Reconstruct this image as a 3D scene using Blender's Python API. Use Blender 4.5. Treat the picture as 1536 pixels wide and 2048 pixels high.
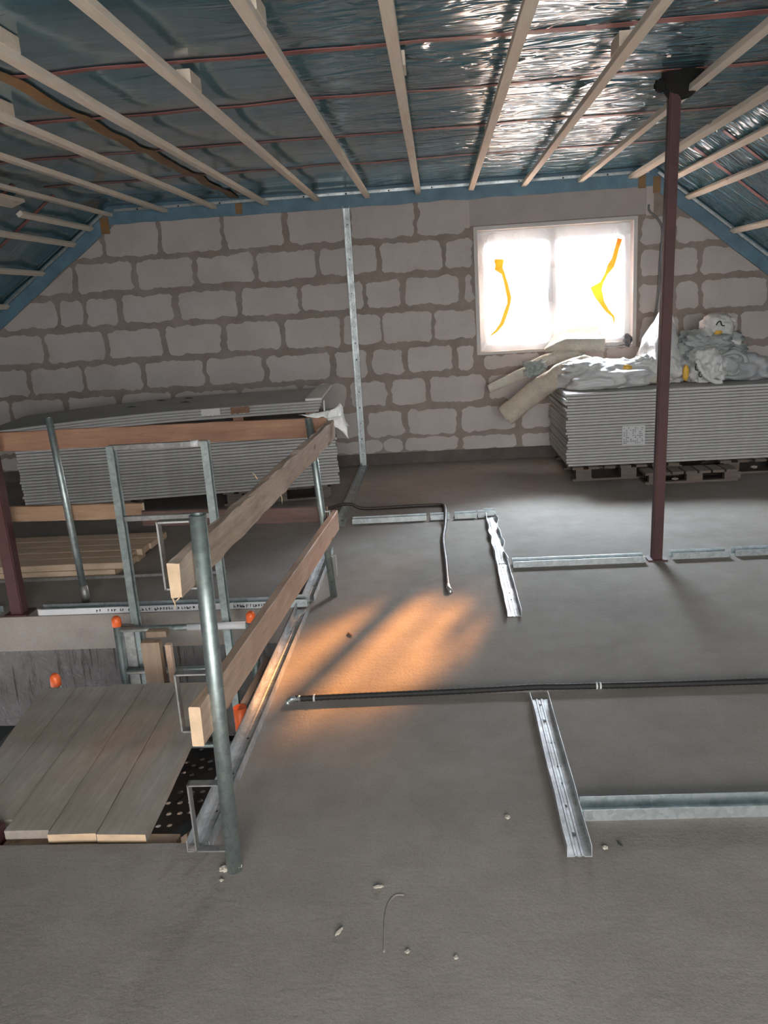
import bpy, bmesh, math, random
from mathutils import Vector, Matrix, noise
random.seed(7)
for o in list(bpy.data.objects): bpy.data.objects.remove(o, do_unlink=True)
scn = bpy.context.scene
col = scn.collection

# ------------------------------------------------------------------ camera
CAMZ = 1.65
cam_d = bpy.data.cameras.new('camera'); cam = bpy.data.objects.new('camera', cam_d); col.objects.link(cam)
cam_d.sensor_fit = 'VERTICAL'; cam_d.sensor_height = 24.0; cam_d.lens = 24.0*1620.07/2048
cam_d.clip_start = 0.05; cam_d.clip_end = 500
P, Y, Ro = -0.25110963, 0.07728348, 0.06263718
Rm = Matrix.Rotation(Y, 3, 'Z') @ Matrix.Rotation(P, 3, 'X') @ Matrix.Rotation(Ro, 3, 'Y')
m = Matrix((( Rm[0][0], Rm[0][2], -Rm[0][1]), (Rm[1][0], Rm[1][2], -Rm[1][1]), (Rm[2][0], Rm[2][2], -Rm[2][1]))).to_4x4()
m.translation = (0, 0, CAMZ); cam.matrix_world = m
scn.camera = cam

# ------------------------------------------------------------------ light
scn.view_settings.view_transform = 'Standard'; scn.view_settings.look = 'None'
scn.view_settings.exposure = 0.5; scn.view_settings.gamma = 1.0; scn.view_settings.use_curve_mapping = False
SKY_TOP, SKY_UP, SKY_LOW, SUN_E = 560.0, 5.0, 0.9, 25.0
world = bpy.data.worlds.new('sky'); scn.world = world; world.use_nodes = True
wn = world.node_tree; wn.nodes.clear()
wo = wn.nodes.new('ShaderNodeOutputWorld'); wb = wn.nodes.new('ShaderNodeBackground')
tc = wn.nodes.new('ShaderNodeTexCoord'); sp = wn.nodes.new('ShaderNodeSeparateXYZ')
mr = wn.nodes.new('ShaderNodeMapRange'); mr.interpolation_type = 'SMOOTHSTEP'
mr.inputs['From Min'].default_value = -0.02; mr.inputs['From Max'].default_value = 0.03
mx = wn.nodes.new('ShaderNodeMixRGB'); mx2 = wn.nodes.new('ShaderNodeMixRGB'); mr2 = wn.nodes.new('ShaderNodeMapRange')
mr2.inputs['From Min'].default_value = 0.10; mr2.inputs['From Max'].default_value = 0.65
mr3 = wn.nodes.new('ShaderNodeMapRange'); mr3.interpolation_type = 'SMOOTHSTEP'   # hazy sky, far brighter on the sun's side
mr3.inputs['From Min'].default_value = 0.0; mr3.inputs['From Max'].default_value = 0.6
mu_s = wn.nodes.new('ShaderNodeMath'); mu_s.operation = 'MULTIPLY'
wn.links.new(sp.outputs['Y'], mr3.inputs['Value']); wn.links.new(mr3.outputs[0], mu_s.inputs[0]); wn.links.new(mr2.outputs[0], mu_s.inputs[1])
mx.inputs[1].default_value = (SKY_LOW*0.74, SKY_LOW*0.88, SKY_LOW*1.05, 1)
mx.inputs[2].default_value = (SKY_UP*0.97, SKY_UP*1.0, SKY_UP*1.03, 1)
mx2.inputs[2].default_value = (SKY_TOP*0.84, SKY_TOP*0.96, SKY_TOP*1.06, 1)
wn.links.new(tc.outputs['Generated'], sp.inputs[0]); wn.links.new(sp.outputs['Z'], mr.inputs['Value']); wn.links.new(sp.outputs['Z'], mr2.inputs['Value'])
wn.links.new(mr.outputs[0], mx.inputs[0]); wn.links.new(mu_s.outputs[0], mx2.inputs[0]); wn.links.new(mx.outputs[0], mx2.inputs[1])
wn.links.new(mx2.outputs[0], wb.inputs[0]); wn.links.new(wb.outputs[0], wo.inputs[0])

def area(name, loc, direction, sx, sy, power, color, spread=180):
    l = bpy.data.lights.new(name, 'AREA'); l.shape = 'RECTANGLE'; l.size = sx; l.size_y = sy
    l.energy = power; l.color = color; l.spread = math.radians(spread)
    o = bpy.data.objects.new(name, l); col.objects.link(o); o.location = loc
    o.rotation_euler = Vector(direction).to_track_quat('-Z', 'Y').to_euler()
    return o
# gable window portal, then added fill lamps for unseen rear opening and storey below
pt = area('window_portal', (1.19, 8.80, 1.70), (0, -1, 0), 1.55, 1.22, 1, (1, 1, 1)); pt.data.cycles.is_portal = True
area('fill_rear_opening', (0.6, -2.75, 1.55), (0, 1, -0.02), 3.2, 1.7, 165, (1.0, 0.95, 0.90))
area('fill_lower_storey', (-1.4, 1.0, -0.9), (-0.1, 1, -0.75), 2.0, 1.0, 14, (0.92, 0.96, 1.0))
sun_d = bpy.data.lights.new('sun', 'SUN'); sun_d.energy = SUN_E; sun_d.angle = math.radians(1.6); sun_d.color = (1.0, 0.40, 0.10)
sun = bpy.data.objects.new('sun', sun_d); col.objects.link(sun)
sun.rotation_euler = Vector((-1.64, -4.76, -1.70)).to_track_quat('-Z', 'Y').to_euler()

# ------------------------------------------------------------------ materials
def N(nt, t, **kw):
    n = nt.nodes.new(t)
    for k, v in kw.items():
        if k in n.inputs: n.inputs[k].default_value = v
        else: setattr(n, k, v)
    return n
def newmat(name):
    mt = bpy.data.materials.new(name); mt.use_nodes = True; nt = mt.node_tree
    return mt, nt, nt.nodes['Principled BSDF']
def coords(nt, scale=(1,1,1), rot=(0,0,0)):
    tc = nt.nodes.new('ShaderNodeTexCoord'); mp = nt.nodes.new('ShaderNodeMapping')
    mp.inputs['Scale'].default_value = scale; mp.inputs['Rotation'].default_value = rot
    nt.links.new(tc.outputs['Object'], mp.inputs[0]); return mp.outputs[0]
def ramp(nt, fac, stops):
    r = nt.nodes.new('ShaderNodeValToRGB'); e = r.color_ramp.elements
    while len(e) > 1: e.remove(e[-1])
    e[0].position = stops[0][0]; e[0].color = (*stops[0][1], 1)
    for p, c in stops[1:]:
        q = e.new(p); q.color = (*c, 1)
    nt.links.new(fac, r.inputs[0]); return r.outputs[0]
def noisy(nt, vec, scale, detail=6, rough=0.6, dist=0.0):
    n = N(nt, 'ShaderNodeTexNoise', Scale=scale, Detail=detail, Roughness=rough, Distortion=dist)
    nt.links.new(vec, n.inputs['Vector']); return n.outputs['Fac']
def bump(nt, b, h, strength, dist=0.01, normal=None):
    n = N(nt, 'ShaderNodeBump', Strength=strength, Distance=dist)
    nt.links.new(h, n.inputs['Height'])
    if normal: nt.links.new(normal, n.inputs['Normal'])
    if b: nt.links.new(n.outputs[0], b.inputs['Normal'])
    return n.outputs[0]
def simple(name, c, rough=0.6, metal=0.0, var=0.15, scale=8, bs=0.2, bd=0.003, stretch=(1,1,1)):
    mt, nt, b = newmat(name); v = coords(nt, stretch)
    f = noisy(nt, v, scale)
    c2 = tuple(x*(1-var) for x in c); c1 = tuple(min(1, x*(1+var)) for x in c)
    nt.links.new(ramp(nt, f, [(0.3, c2), (0.7, c1)]), b.inputs['Base Color'])
    b.inputs['Roughness'].default_value = rough; b.inputs['Metallic'].default_value = metal
    bump(nt, b, noisy(nt, v, scale*8), bs, bd)
    return mt
def wood(name, light, dark, axis='y', rough=0.65, knots=True, stain=0.0):
    mt, nt, b = newmat(name)
    s = {'x': (1.2, 14, 14), 'y': (14, 1.2, 14), 'z': (14, 14, 1.2)}[axis]
    v = coords(nt, s); f = noisy(nt, v, 3.0, 8, 0.65, 0.6)
    g = ramp(nt, f, [(0.3, dark), (0.48, tuple((a+c)/2 for a, c in zip(light, dark))), (0.66, light)])
    big = noisy(nt, coords(nt, (1,1,1)), 3.0, 4)
    mxx = N(nt, 'ShaderNodeMixRGB', blend_type='MULTIPLY'); mxx.inputs[0].default_value = 0.35 + stain
    nt.links.new(g, mxx.inputs[1]); nt.links.new(ramp(nt, big, [(0.35, (0.55, 0.5, 0.45)), (0.65, (1, 1, 1))]), mxx.inputs[2])
    out = mxx.outputs[0]
    if knots:
        ks = {'x': (2.2, 7, 7), 'y': (7, 2.2, 7), 'z': (7, 7, 2.2)}[axis]
        vo = N(nt, 'ShaderNodeTexVoronoi', Scale=1.0); nt.links.new(coords(nt, ks), vo.inputs['Vector'])
        kf = ramp(nt, vo.outputs['Distance'], [(0.07, (0.30, 0.17, 0.09)), (0.14, (1, 1, 1))])
        m2 = N(nt, 'ShaderNodeMixRGB', blend_type='MULTIPLY'); m2.inputs[0].default_value = 0.8
        nt.links.new(out, m2.inputs[1]); nt.links.new(kf, m2.inputs[2]); out = m2.outputs[0]
    nt.links.new(out, b.inputs['Base Color']); b.inputs['Roughness'].default_value = rough
    bump(nt, b, f, 0.25, 0.003)
    return mt
def mat_floor():
    mt, nt, b = newmat('screed'); v = coords(nt)
    big = noisy(nt, v, 0.9, 8, 0.62); med = noisy(nt, v, 6, 8, 0.7); fine = noisy(nt, v, 120, 4, 0.7)
    c = ramp(nt, big, [(0.30, (0.245, 0.218, 0.198)), (0.5, (0.305, 0.272, 0.248)), (0.72, (0.365, 0.330, 0.303))])
    m1 = N(nt, 'ShaderNodeMixRGB', blend_type='MULTIPLY'); m1.inputs[0].default_value = 0.6
    nt.links.new(c, m1.inputs[1]); nt.links.new(ramp(nt, med, [(0.3, (0.74, 0.73, 0.72)), (0.65, (1, 1, 1))]), m1.inputs[2])
    m2 = N(nt, 'ShaderNodeMixRGB', blend_type='MULTIPLY'); m2.inputs[0].default_value = 0.5
    nt.links.new(m1.outputs[0], m2.inputs[1]); nt.links.new(ramp(nt, fine, [(0.3, (0.7, 0.7, 0.7)), (0.6, (1, 1, 1))]), m2.inputs[2])
    nt.links.new(m2.outputs[0], b.inputs['Base Color']); b.inputs['Roughness'].default_value = 0.85
    b.inputs['Specular IOR Level'].default_value = 0.25
    trow = noisy(nt, coords(nt, (2, 14, 1)), 2.5, 5)
    n1 = bump(nt, None, trow, 0.10, 0.010); n2 = bump(nt, None, noisy(nt, v, 38, 5, 0.75), 0.6, 0.005, n1)
    bump(nt, b, fine, 0.35, 0.002, n2)
    return mt
def mat_block():
    mt, nt, b = newmat('aerated_block'); v = coords(nt)
    big = noisy(nt, v, 2.2, 6); fine = noisy(nt, v, 70, 5, 0.7)
    c = ramp(nt, big, [(0.3, (0.48, 0.435, 0.415)), (0.7, (0.585, 0.54, 0.52))])
    m1 = N(nt, 'ShaderNodeMixRGB', blend_type='MULTIPLY'); m1.inputs[0].default_value = 0.5
    nt.links.new(c, m1.inputs[1]); nt.links.new(ramp(nt, fine, [(0.25, (0.75, 0.74, 0.72)), (0.5, (1, 1, 1))]), m1.inputs[2])
    nt.links.new(m1.outputs[0], b.inputs['Base Color']); b.inputs['Roughness'].default_value = 0.9
    bump(nt, b, fine, 0.3, 0.003); return mt
def mat_mortar():
    mt, nt, b = newmat('mortar'); v = coords(nt)
    c = ramp(nt, noisy(nt, v, 3.5, 7, 0.7), [(0.3, (0.25, 0.205, 0.178)), (0.7, (0.37, 0.31, 0.275))])
    nt.links.new(c, b.inputs['Base Color']); b.inputs['Roughness'].default_value = 0.95
    bump(nt, b, noisy(nt, v, 30, 6, 0.7), 0.5, 0.006); return mt
def mat_membrane():
    mt, nt, b = newmat('vapour_membrane')
    v = coords(nt)
    c = ramp(nt, noisy(nt, v, 1.6, 4), [(0.3, (0.060, 0.118, 0.142)), (0.7, (0.100, 0.195, 0.228))])
    nt.links.new(c, b.inputs['Base Color'])
    b.inputs['Roughness'].default_value = 0.26; b.inputs['Specular IOR Level'].default_value = 0.6
    b.inputs['Coat Weight'].default_value = 0.9; b.inputs['Coat Roughness'].default_value = 0.13; b.inputs['Coat IOR'].default_value = 1.6; b.inputs['Coat Tint'].default_value = (0.80, 0.95, 1.0, 1)
    def crease(scale, rot, sc, dist, width):
        n = noisy(nt, coords(nt, scale, rot), sc, 2, 0.45, dist)
        q = N(nt, 'ShaderNodeMath', operation='SUBTRACT'); nt.links.new(n, q.inputs[0]); q.inputs[1].default_value = 0.5
        w = N(nt, 'ShaderNodeMath', operation='ABSOLUTE'); nt.links.new(q.outputs[0], w.inputs[0])
        e = N(nt, 'ShaderNodeMapRange', interpolation_type='SMOOTHERSTEP'); e.inputs['From Min'].default_value = width; e.inputs['From Max'].default_value = 0.0
        nt.links.new(w.outputs[0], e.inputs['Value']); return e.outputs[0]
    soft = noisy(nt, coords(nt, (0.9, 3.5, 1.5), (0, 0, 0.12)), 1.3, 3, 0.5, 1.2)
    msk0 = ramp(nt, noisy(nt, v, 1.1, 2), [(0.36, (0.25, 0.25, 0.25)), (0.56, (1, 1, 1))])
    sx_ = N(nt, 'ShaderNodeSeparateXYZ'); nt.links.new(v, sx_.inputs[0])      # slacker sheet on the window side
    slack = N(nt, 'ShaderNodeMapRange', interpolation_type='SMOOTHSTEP'); slack.inputs['From Min'].default_value = -1.0; slack.inputs['From Max'].default_value = 0.4
    slack.inputs['To Min'].default_value = 0.04; nt.links.new(sx_.outputs['X'], slack.inputs['Value'])
    mk = N(nt, 'ShaderNodeMath', operation='MULTIPLY'); nt.links.new(msk0, mk.inputs[0]); nt.links.new(slack.outputs[0], mk.inputs[1]); msk = mk.outputs[0]
    def mul(x, y):
        mu = N(nt, 'ShaderNodeMath', operation='MULTIPLY'); nt.links.new(x, mu.inputs[0]); nt.links.new(y, mu.inputs[1]); return mu.outputs[0]
    n1 = bump(nt, None, mul(soft, slack.outputs[0]), 0.6, 0.035)
    n2 = bump(nt, None, mul(crease((1.0, 2.8, 1.0), (0, 0, 0.24), 1.4, 0.7, 0.12), msk), 0.7, 0.022, n1)
    n3 = bump(nt, b, mul(crease((1.7, 4.8, 1.7), (0, 0, 0.20), 1.5, 0.9, 0.10), msk), 0.6, 0.010, n2)
    nt.links.new(n3, b.inputs['Coat Normal'])
    return mt
def mat_film(clear=(1.30, 0.03, 0.47, 0.26)):
    # milky polythene, hazy margins; clear oval added to shape the floor sun patch
    mt, nt, b = newmat('window_film'); out = nt.nodes['Material Output']; nt.nodes.remove(b)
    tr = N(nt, 'ShaderNodeBsdfTransparent'); tr.inputs[0].default_value = (0.97, 0.98, 1, 1)
    tl = N(nt, 'ShaderNodeBsdfTranslucent'); tl.inputs[0].default_value = (0.80, 0.88, 0.94, 1)
    df = N(nt, 'ShaderNodeBsdfDiffuse'); df.inputs[0].default_value = (0.75, 0.78, 0.8, 1)
    gl = N(nt, 'ShaderNodeBsdfGlossy', Roughness=0.25)
    v = coords(nt)
    bn = bump(nt, None, noisy(nt, coords(nt, (3, 3, 3)), 2.0, 5, 0.6, 1.0), 0.5, 0.03)
    for s in (tl, df, gl): nt.links.new(bn, s.inputs['Normal'])
    a = N(nt, 'ShaderNodeMixShader'); a.inputs[0].default_value = 0.35; nt.links.new(tl.outputs[0], a.inputs[1]); nt.links.new(df.outputs[0], a.inputs[2])
    a2 = N(nt, 'ShaderNodeMixShader'); a2.inputs[0].default_value = 0.10; nt.links.new(a.outputs[0], a2.inputs[1]); nt.links.new(gl.outputs[0], a2.inputs[2])
    # clearness by distance from the added clear oval (object space: x across, z up)
    sep = N(nt, 'ShaderNodeSeparateXYZ'); nt.links.new(v, sep.inputs[0])
    def axis(o, c, r):
        s = N(nt, 'ShaderNodeMath', operation='SUBTRACT'); nt.links.new(o, s.inputs[0]); s.inputs[1].default_value = c
        d = N(nt, 'ShaderNodeMath', operation='DIVIDE'); nt.links.new(s.outputs[0], d.inputs[0]); d.inputs[1].default_value = r
        q = N(nt, 'ShaderNodeMath', operation='MULTIPLY'); nt.links.new(d.outputs[0], q.inputs[0]); nt.links.new(d.outputs[0], q.inputs[1]); return q.outputs[0]
    ad = N(nt, 'ShaderNodeMath', operation='ADD')
    nt.links.new(axis(sep.outputs['X'], clear[0]-1.19, clear[2]), ad.inputs[0]); nt.links.new(axis(sep.outputs['Z'], clear[1], clear[3]), ad.inputs[1])
    cl = N(nt, 'ShaderNodeMapRange', interpolation_type='SMOOTHSTEP'); cl.inputs['From Min'].default_value = 1.3; cl.inputs['From Max'].default_value = 0.3
    cl.inputs['To Min'].default_value = 0.025; cl.inputs['To Max'].default_value = 0.75
    nt.links.new(ad.outputs[0], cl.inputs['Value'])
    fold = N(nt, 'ShaderNodeMapRange', interpolation_type='SMOOTHSTEP'); fold.inputs['From Min'].default_value = 0.0; fold.inputs['From Max'].default_value = 1.0
    fold.inputs['To Min'].default_value = 0.45; fold.inputs['To Max'].default_value = 1.0      # added dimmer stripe that splits the sun patch into streaks
    nt.links.new(axis(sep.outputs['X'], 1.42-1.19, 0.05), fold.inputs['Value'])
    fm = N(nt, 'ShaderNodeMath', operation='MULTIPLY'); nt.links.new(cl.outputs[0], fm.inputs[0]); nt.links.new(fold.outputs[0], fm.inputs[1])
    mxs = N(nt, 'ShaderNodeMixShader'); nt.links.new(fm.outputs[0], mxs.inputs[0]); nt.links.new(a2.outputs[0], mxs.inputs[1]); nt.links.new(tr.outputs[0], mxs.inputs[2])
    nt.links.new(mxs.outputs[0], out.inputs[0]); return mt
def mat_glass():
    mt, nt, b = newmat('pane_glass'); out = nt.nodes['Material Output']; nt.nodes.remove(b)
    tr = N(nt, 'ShaderNodeBsdfTransparent'); gl = N(nt, 'ShaderNodeBsdfGlossy', Roughness=0.02)
    fr = N(nt, 'ShaderNodeFresnel', IOR=1.45); mm = N(nt, 'ShaderNodeMixShader')
    nt.links.new(fr.outputs[0], mm.inputs[0]); nt.links.new(tr.outputs[0], mm.inputs[1]); nt.links.new(gl.outputs[0], mm.inputs[2])
    nt.links.new(mm.outputs[0], out.inputs[0]); return mt
def mat_poly(name, c, transp=0.25, rough=0.28):
    mt, nt, b = newmat(name); out = nt.nodes['Material Output']
    b.inputs['Base Color'].default_value = (*c, 1); b.inputs['Roughness'].default_value = rough
    v = coords(nt); bump(nt, b, noisy(nt, v, 9, 6, 0.65, 1.5), 0.7, 0.02)
    tr = N(nt, 'ShaderNodeBsdfTransparent'); mm = N(nt, 'ShaderNodeMixShader'); mm.inputs[0].default_value = transp
    nt.links.new(b.outputs[0], mm.inputs[1]); nt.links.new(tr.outputs[0], mm.inputs[2]); nt.links.new(mm.outputs[0], out.inputs[0]); return mt
def mat_zinc(name, c=(0.55, 0.60, 0.61), rough=0.38, dirt=0.3, metal=0.88):
    mt, nt, b = newmat(name); v = coords(nt)
    vo = N(nt, 'ShaderNodeTexVoronoi', Scale=55); nt.links.new(v, vo.inputs['Vector'])
    f = noisy(nt, v, 7, 6, 0.7)
    g = ramp(nt, f, [(0.30, tuple(x*(1-dirt) for x in c)), (0.62, c)])
    bw = N(nt, 'ShaderNodeRGBToBW'); nt.links.new(vo.outputs['Color'], bw.inputs[0])
    m1 = N(nt, 'ShaderNodeMixRGB', blend_type='OVERLAY'); m1.inputs[0].default_value = 0.18
    nt.links.new(g, m1.inputs[1]); nt.links.new(bw.outputs[0], m1.inputs[2])
    nt.links.new(m1.outputs[0], b.inputs['Base Color']); b.inputs['Metallic'].default_value = metal
    nt.links.new(ramp(nt, f, [(0.3, (rough+.2,)*3), (0.7, (rough,)*3)]), b.inputs['Roughness'])
    bump(nt, b, noisy(nt, v, 20, 4), 0.15, 0.003); return mt
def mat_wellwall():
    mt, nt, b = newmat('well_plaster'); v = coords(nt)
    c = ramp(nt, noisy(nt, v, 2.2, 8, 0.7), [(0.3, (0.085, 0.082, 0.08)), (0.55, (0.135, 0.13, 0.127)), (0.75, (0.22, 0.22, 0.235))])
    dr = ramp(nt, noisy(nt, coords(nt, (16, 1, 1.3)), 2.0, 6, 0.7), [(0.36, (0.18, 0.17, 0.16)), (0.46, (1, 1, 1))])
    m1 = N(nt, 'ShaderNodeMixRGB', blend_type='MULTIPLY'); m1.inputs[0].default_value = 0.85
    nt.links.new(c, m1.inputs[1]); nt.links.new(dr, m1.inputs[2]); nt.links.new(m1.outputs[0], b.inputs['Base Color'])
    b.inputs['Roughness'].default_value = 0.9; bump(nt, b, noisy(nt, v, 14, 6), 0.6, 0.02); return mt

M = {}
M['floor'] = mat_floor(); M['block'] = mat_block(); M['mortar'] = mat_mortar(); M['membrane'] = mat_membrane()
M['film'] = mat_film(); M['glass'] = mat_glass(); M['well'] = mat_wellwall()
M['red_tape'] = simple('red_tape', (0.32, 0.12, 0.11), 0.45, 0, 0.25, 4, 0.3, 0.004)
M['seam'] = simple('seam_tape_brown', (0.24, 0.13, 0.05), 0.5, 0, 0.25, 5)
M['blue_strip'] = simple('blue_membrane_strip', (0.13, 0.24, 0.32), 0.5, 0, 0.25, 5, 0.4, 0.01)
M['plinth'] = simple('bitumen_plinth', (0.125, 0.105, 0.095), 0.85, 0, 0.25, 5, 0.4, 0.006)
M['lintel'] = simple('lintel_concrete', (0.42, 0.38, 0.36), 0.85, 0, 0.08, 4, 0.2)
M['reveal'] = simple('window_reveal', (0.62, 0.60, 0.58), 0.7, 0, 0.06, 5, 0.2)
M['pvc'] = simple('white_frame', (0.72, 0.74, 0.74), 0.35, 0, 0.03, 5, 0.05)
M['batten'] = wood('spruce_batten', (0.92, 0.86, 0.75), (0.82, 0.73, 0.60), 'y', stain=-0.25)
M['block_wood'] = wood('spacer_spruce', (0.86, 0.78, 0.66), (0.74, 0.64, 0.51), 'x', knots=False)
M['rail_pale'] = wood('rail_board_pale', (0.66, 0.47, 0.35), (0.46, 0.31, 0.22), 'y', stain=0.15)
M['rail_dusty'] = wood('rail_board_dusty', (0.62, 0.50, 0.41), (0.40, 0.30, 0.23), 'y', stain=0.2)
M['rail_red'] = wood('rail_board_reddish', (0.36, 0.20, 0.125), (0.24, 0.12, 0.075), 'x', stain=0.1)
M['rail_dark'] = wood('rail_board_dark', (0.13, 0.075, 0.062), (0.08, 0.042, 0.035), 'x', knots=False)
M['rail_short'] = wood('rail_board_short', (0.38, 0.25, 0.155), (0.26, 0.155, 0.09), 'x')
M['lumber'] = wood('lumber_orange', (0.66, 0.52, 0.38), (0.50, 0.36, 0.25), 'x')
M['plank'] = wood('walkway_plank', (0.43, 0.385, 0.34), (0.33, 0.29, 0.25), 'y', stain=0.25, knots=False)
M['endgrain'] = simple('sawn_end', (0.62, 0.45, 0.30), 0.8, 0, 0.15, 18, 0.3)
M['post_wood'] = wood('post_board', (0.37, 0.27, 0.19), (0.26, 0.18, 0.12), 'z')
M['pallet'] = wood('pallet_wood', (0.19, 0.15, 0.125), (0.11, 0.085, 0.07), 'x', knots=False)
M['zinc'] = mat_zinc('zinc_profile'); M['zinc_glare'] = mat_zinc('zinc_profile_spotted', (0.64, 0.66, 0.67), 0.44, 0.5, 0.62)  # spotted zinc, lightened in colour to stand for the missing window reflection
M['zinc_pipe'] = mat_zinc('zinc_pipe', (0.42, 0.49, 0.48), 0.40, 0.4)
M['steel_flat'] = mat_zinc('flat_bar', (0.42, 0.42, 0.41), 0.45, 0.45)
M['redlead'] = simple('red_lead_paint', (0.058, 0.018, 0.017), 0.62, 0, 0.25, 6, 0.25, 0.003)
M['foam'] = simple('black_foam', (0.012, 0.012, 0.011), 0.8, 0, 0.4, 20, 0.8, 0.02)
M['gyps_edge'] = simple('plasterboard_edge', (0.50, 0.50, 0.49), 0.8, 0, 0.12, 14, 0.2, stretch=(1, 1, 8))
M['gyps_face'] = simple('plasterboard_face', (0.48, 0.47, 0.455), 0.75, 0, 0.12, 2.5, 0.1)
M['gyps_white'] = simple('plasterboard_white', (0.80, 0.80, 0.80), 0.75, 0, 0.05, 3, 0.1)
M['conduit'] = simple('black_conduit', (0.012, 0.012, 0.012), 0.7, 0, 0.3, 30, 0.2)
M['brown_conduit'] = simple('brown_conduit', (0.045, 0.032, 0.028), 0.5, 0, 0.3, 30, 0.2)
M['cable'] = simple('grey_cable', (0.16, 0.16, 0.165), 0.5, 0, 0.1, 10, 0.1)
M['orange'] = simple('orange_plastic', (0.85, 0.15, 0.035), 0.4, 0, 0.1, 10, 0.1)
M['tread'] = simple('black_tread_steel', (0.016, 0.015, 0.015), 0.5, 0.2, 0.4, 6, 0.4)
M['wool'] = simple('mineral_wool', (0.78, 0.74, 0.64), 0.95, 0, 0.12, 9, 1.0, 0.02)
M['wool_tan'] = simple('mineral_wool_tan', (0.74, 0.65, 0.53), 0.95, 0, 0.14, 9, 1.0, 0.02)
M['poly_white'] = mat_poly('white_polythene', (0.72, 0.73, 0.73), 0.06)
M['poly_clear'] = mat_poly('clear_polythene', (0.66, 0.70, 0.74), 0.45)
M['poly_grey'] = mat_poly('grey_green_polythene', (0.43, 0.47, 0.46), 0.10)
M['yellow'] = simple('yellow_film', (0.78, 0.47, 0.07), 0.5, 0, 0.15, 9, 0.4)
M['print'] = simple('black_print', (0.02, 0.02, 0.02), 0.6)
M['paper'] = simple('white_paper', (0.60, 0.61, 0.62), 0.7, 0, 0.05, 8)
M['chip'] = simple('mortar_chip', (0.50, 0.45, 0.38), 0.9, 0, 0.2, 30, 0.5)
M['darkgrey'] = simple('dark_grey', (0.035, 0.04, 0.042), 0.7, 0, 0.3, 5)
M['nearwhite_tape'] = simple('white_tape', (0.62, 0.63, 0.64), 0.5)
M['concrete'] = simple('slab_concrete', (0.17, 0.158, 0.15), 0.9, 0, 0.2, 4, 0.5, 0.01)
def tape_mat():
    mt, nt, b = newmat('orange_window_tape'); out = nt.nodes['Material Output']
    b.inputs['Base Color'].default_value = (0.80, 0.42, 0.10, 1); b.inputs['Roughness'].default_value = 0.5
    tl = N(nt, 'ShaderNodeBsdfTranslucent'); tl.inputs[0].default_value = (0.90, 0.36, 0.08, 1)
    bump(nt, b, noisy(nt, coords(nt), 25, 4), 0.4, 0.01)
    mm = N(nt, 'ShaderNodeMixShader'); mm.inputs[0].default_value = 0.6
    nt.links.new(b.outputs[0], mm.inputs[1]); nt.links.new(tl.outputs[0], mm.inputs[2]); nt.links.new(mm.outputs[0], out.inputs[0]); return mt
M['tape'] = tape_mat()

# ------------------------------------------------------------------ builders (all shapes are given in world metres)
def tag(o, label=None, cat=None, group=None, kind=None):
    if label: o['label'] = label
    if cat: o['category'] = cat
    if group: o['group'] = group
    if kind: o['kind'] = kind
    return o
def origin_of(o):
    v = Vector((0, 0, 0))
    while o: v += o.location; o = o.parent
    return v
def link(name, bm, mats, parent=None, loc=None, smooth=False):
    if not isinstance(mats, (list, tuple)): mats = [mats]
    bmesh.ops.recalc_face_normals(bm, faces=bm.faces)
    if parent is not None: base = origin_of(parent)
    elif loc is not None: base = Vector(loc)
    else:
        xs = [v.co for v in bm.verts]
        lo = Vector([min(c[i] for c in xs) for i in range(3)]); hi = Vector([max(c[i] for c in xs) for i in range(3)])
        base = Vector(((lo.x+hi.x)/2, (lo.y+hi.y)/2, lo.z))
    bmesh.ops.translate(bm, verts=bm.verts, vec=-base)
    me = bpy.data.meshes.new(name); bm.to_mesh(me); bm.free()
    for mt in mats: me.materials.append(mt)
    if smooth:
        for p in me.polygons: p.use_smooth = True
    o = bpy.data.objects.new(name, me); col.objects.link(o)
    if parent is not None: o.parent = parent
    else: o.location = base
    return o
def empty(name, loc, label, cat, group=None):
    o = bpy.data.objects.new(name, None); col.objects.link(o); o.location = loc; o.empty_display_size = 0.1
    return tag(o, label, cat, group)
def copy_tree(o, parent=None):
    c = o.copy(); col.objects.link(c); c.parent = parent
    for ch in list(o.children): copy_tree(ch, c)
    return c
def box(bm, x0, x1, y0, y1, z0, z1, mi=0):
    vs = [bm.verts.new((x, y, z)) for x in (x0, x1) for y in (y0, y1) for z in (z0, z1)]
    fs = []
    for q in ((0,1,3,2), (4,6,7,5), (0,4,5,1), (2,3,7,6), (0,2,6,4), (1,5,7,3)):
        f = bm.faces.new([vs[i] for i in q]); f.material_index = mi; fs.append(f)
    return vs
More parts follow.
